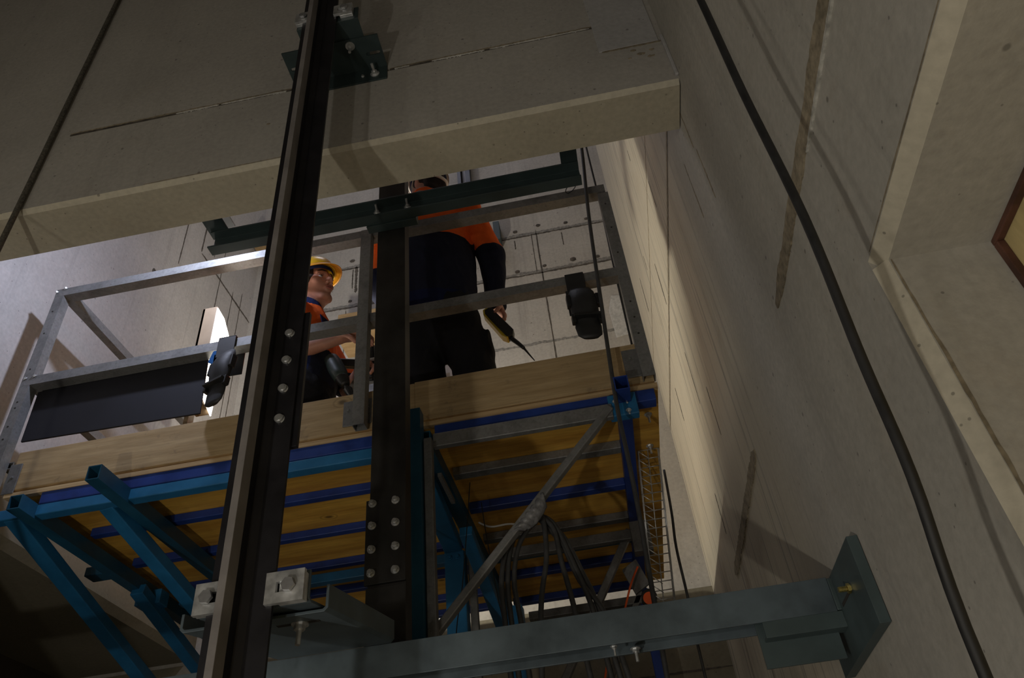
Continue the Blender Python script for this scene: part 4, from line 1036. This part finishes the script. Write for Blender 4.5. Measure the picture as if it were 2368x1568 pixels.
fd.cap(bc, (bn[0], bn[1], bn[2]-.06), .150, .085, .05, (1, 0, 0), 1.2); fd.cap((bn[0], bn[1], bn[2]-.05), (bn[0]-.005, bn[1], bn[2]+.012), .080, .074, .02)
for a, b, c3 in ((bsR, beR, bwR), (bsL, beL, bwL)):
    fd.cap((bc[0], bc[1]+.4*(a[1]-bc[1]), a[2]-.03), a, .08, .076, .04); e = V(a).lerp(V(b), .80); fd.cap(a, e, .074, .070, .02)
fd.ell((bn[0]+.012, bn[1], bn[2]+.055), (.066, .064, .070), .006, op='cut')
for a, b in ((bsR, beR), (bsL, beL)):
    e = V(a).lerp(V(b), 1.10); fd.ell(e, (.058,)*3, .006, op='cut')
me = fd.mesh('shirt'); wrinkle(me, .005, 22, 7)
def tone_b(c2):
    if c2.z > 2.435 and abs(c2.y-bn[1]) < .09: return 2
    side = c2.y < 2.40 or c2.y > 2.70
    if side and c2.z < 2.185: return 2
    if side: return 0
    return 0 if c2.z > 2.165 else 1
put_mesh(me, 'shirt', ['orange', 'navy', 'navy_blue'], B, tone_b)
fl = MB().poly([(-1.055, 2.39, 2.30), (-1.045, 2.42, 2.24), (-1.04, 2.47, 2.25), (-1.04, 2.46, 2.31)], (.006, -.003, 0)).build('pocket_flap', 'navy_blue', B, .003)
fd = Field((-1.62, 2.25, DK-.01), (-.88, 2.85, 2.14), .006)
fd.cap((bp[0], bp[1], 2.06), (bp[0], bp[1], 1.94), .150, .155, .03, (1, 0, 0), 1.25)
for y in (2.50, 2.70):
    fd.cap((bp[0], y, 1.95), (bp[0]+.06, y, DK+.085), .108, .085, .03); fd.cap((bp[0]+.06, y, DK+.085), (bp[0]-.28, y, DK+.075), .082, .070, .02)
me = fd.mesh('trousers'); wrinkle(me, .006, 15, 9); put_mesh(me, 'trousers', 'trouser', B)
for y in (2.50, 2.70):
    MB().tube([(bp[0]-.30, y, DK+.055), (bp[0]-.36, y, DK+.06), (bp[0]-.40, y, DK+.05)], .045, 14, 4).build('boot', 'black_rubber', B, 0, True)
fd = Field((bh[0]-.13, bh[1]-.13, bh[2]-.11), (bh[0]+.13, bh[1]+.13, bh[2]+.16), .004)
fd.ell(loc2w(bh, bm_, (0, -.012, .034)), (.083, .100, .098), .01, bm_)
fd.cap(loc2w(bh, bm_, (-.03, -.072, -.025)), loc2w(bh, bm_, (.03, -.072, -.025)), .030, .030, .02)
for q in (-1, 1): fd.cap(loc2w(bh, bm_, (q*.070, .018, .035)), loc2w(bh, bm_, (q*.073, .010, -.008)), .012, .008, .006)
fd.ell(loc2w(bh, bm_, (0, .118, -.012)), (.078, .088, .10), .004, bm_, op='cut')
for q in (-1, 1): fd.ell(loc2w(bh, bm_, (q*.085, .005, -.045)), (.02, .026, .05), .004, bm_, op='cut')
put_mesh(fd.mesh('hair'), 'hair', 'hair', B)
hard_hat(bh, bm_, 'yellow_hat', 'orange_brim', B)
# drill pointing down between his hands
dr = thing('power_drill', 'dark cordless drill pointing down below the kneeling worker\'s forearm', 'drill', (-.93, 2.46, 2.0))
q0, q1 = V((-1.005, 2.44, 2.075)), V((-.915, 2.41, 1.88)); dd = (q1-q0).normalized()
MB().tube([q0, q0+dd*.07, q0+dd*.15], lambda t: .030+.006*math.sin(t*PI), 16, 5).build('motor_body', 'dark_green_tool', dr, 0, True)
MB().tube([q0+dd*.15, q0+dd*.175, q0+dd*.195], lambda t: .030-.012*t, 16, 4).build('clutch', 'black_tool', dr, 0, True)
MB().cyl(q0+dd*.195, q0+dd*.225, .010, 12).build('spindle', 'black_tool', dr)
MB().cyl(q0+dd*.225, q0+dd*.275, .018, 14, .012).build('chuck', 'black_tool', dr)
MB().cyl(q0+dd*.275, q0+dd*.32, .004, 8).build('bit', 'black_tool', dr)
MB().bar(q0+dd*.03, q0+dd*.03+V((.10, .06, .015)), .032, .036).build('grip', 'black_tool', dr, .006)
# circular tool held beyond the rail post
sw = thing('angle_grinder', 'dark tool with silver disc guard seen between the rail post and the column', 'power tool', (-.86, 2.50, 1.97))
MB().cyl((-.845, 2.50, 1.93), (-.84, 2.53, 1.93), .115, 32).build('guard', 'rail_nose', sw, .004)
MB().cyl((-.845, 2.486, 1.93), (-.845, 2.50, 1.93), .030, 20).build('hub', 'zinc', sw, .002)
MB().bar((-.85, 2.49, 1.96), (-.86, 2.49, 2.16), .055, .05, (0, 1, 0)).build('motor_body', 'black_tool', sw, .012)
MB().box(-.885, -.80, 2.44, 2.452, 2.035, 2.043).build('edge_strip', 'zinc', sw)

# ------------------------------------------------------------------ light
def lamp(name, kind, loc, power, col, size, target=None, spot=None, blend=.6):
    l = bpy.data.lights.new(name, kind); o = bpy.data.objects.new(name, l); COL.objects.link(o); o.location = loc
    l.energy = power; l.color = col
    if kind == 'AREA': l.size = size
    else: l.shadow_soft_size = size
    if spot: l.spot_size = spot; l.spot_blend = blend
    if target is not None: o.rotation_euler = (V(target)-V(loc)).to_track_quat('-Z', 'Y').to_euler()
    return o
lamp('landing_lamp_floor', 'POINT', (-1.2, -.6, -.95), 120, (1.0, .94, .82), .035)
lamp('landing_lamp_left', 'POINT', (-2.78, -1.1, -.35), 55, (1.0, .93, .80), .10)
lamp('landing_lamp_behind', 'POINT', (-.7, -2.3, -.3), 65, (1.0, .95, .86), .05)
lamp('platform_lamp', 'SPOT', (-1.46, 2.90, 2.10), 190, (1.0, .94, .78), .05, (-.75, 4.2, 3.2), math.radians(160), .5)
lamp('hanging_lamp', 'SPOT', (-1.46, 1.88, 2.74), 88, (.72, .78, 1.0), .03, (-2.25, 2.85, 2.35), math.radians(168), .7)
lamp('shaft_top_daylight', 'AREA', (-1.2, 3.0, 8.0), 60, (.82, .84, 1.0), 1.2, (-1.2, 3.0, 0))
w = bpy.data.worlds.new('world'); scene.world = w; w.use_nodes = True
w.node_tree.nodes['Background'].inputs['Color'].default_value = (.5, .52, .6, 1)
w.node_tree.nodes['Background'].inputs['Strength'].default_value = .02
scene.view_settings.view_transform = 'Standard'; scene.view_settings.look = 'None'
scene.view_settings.gamma = 1; scene.view_settings.exposure = -1.2; scene.view_settings.use_curve_mapping = False
scene.cycles.max_bounces = 6
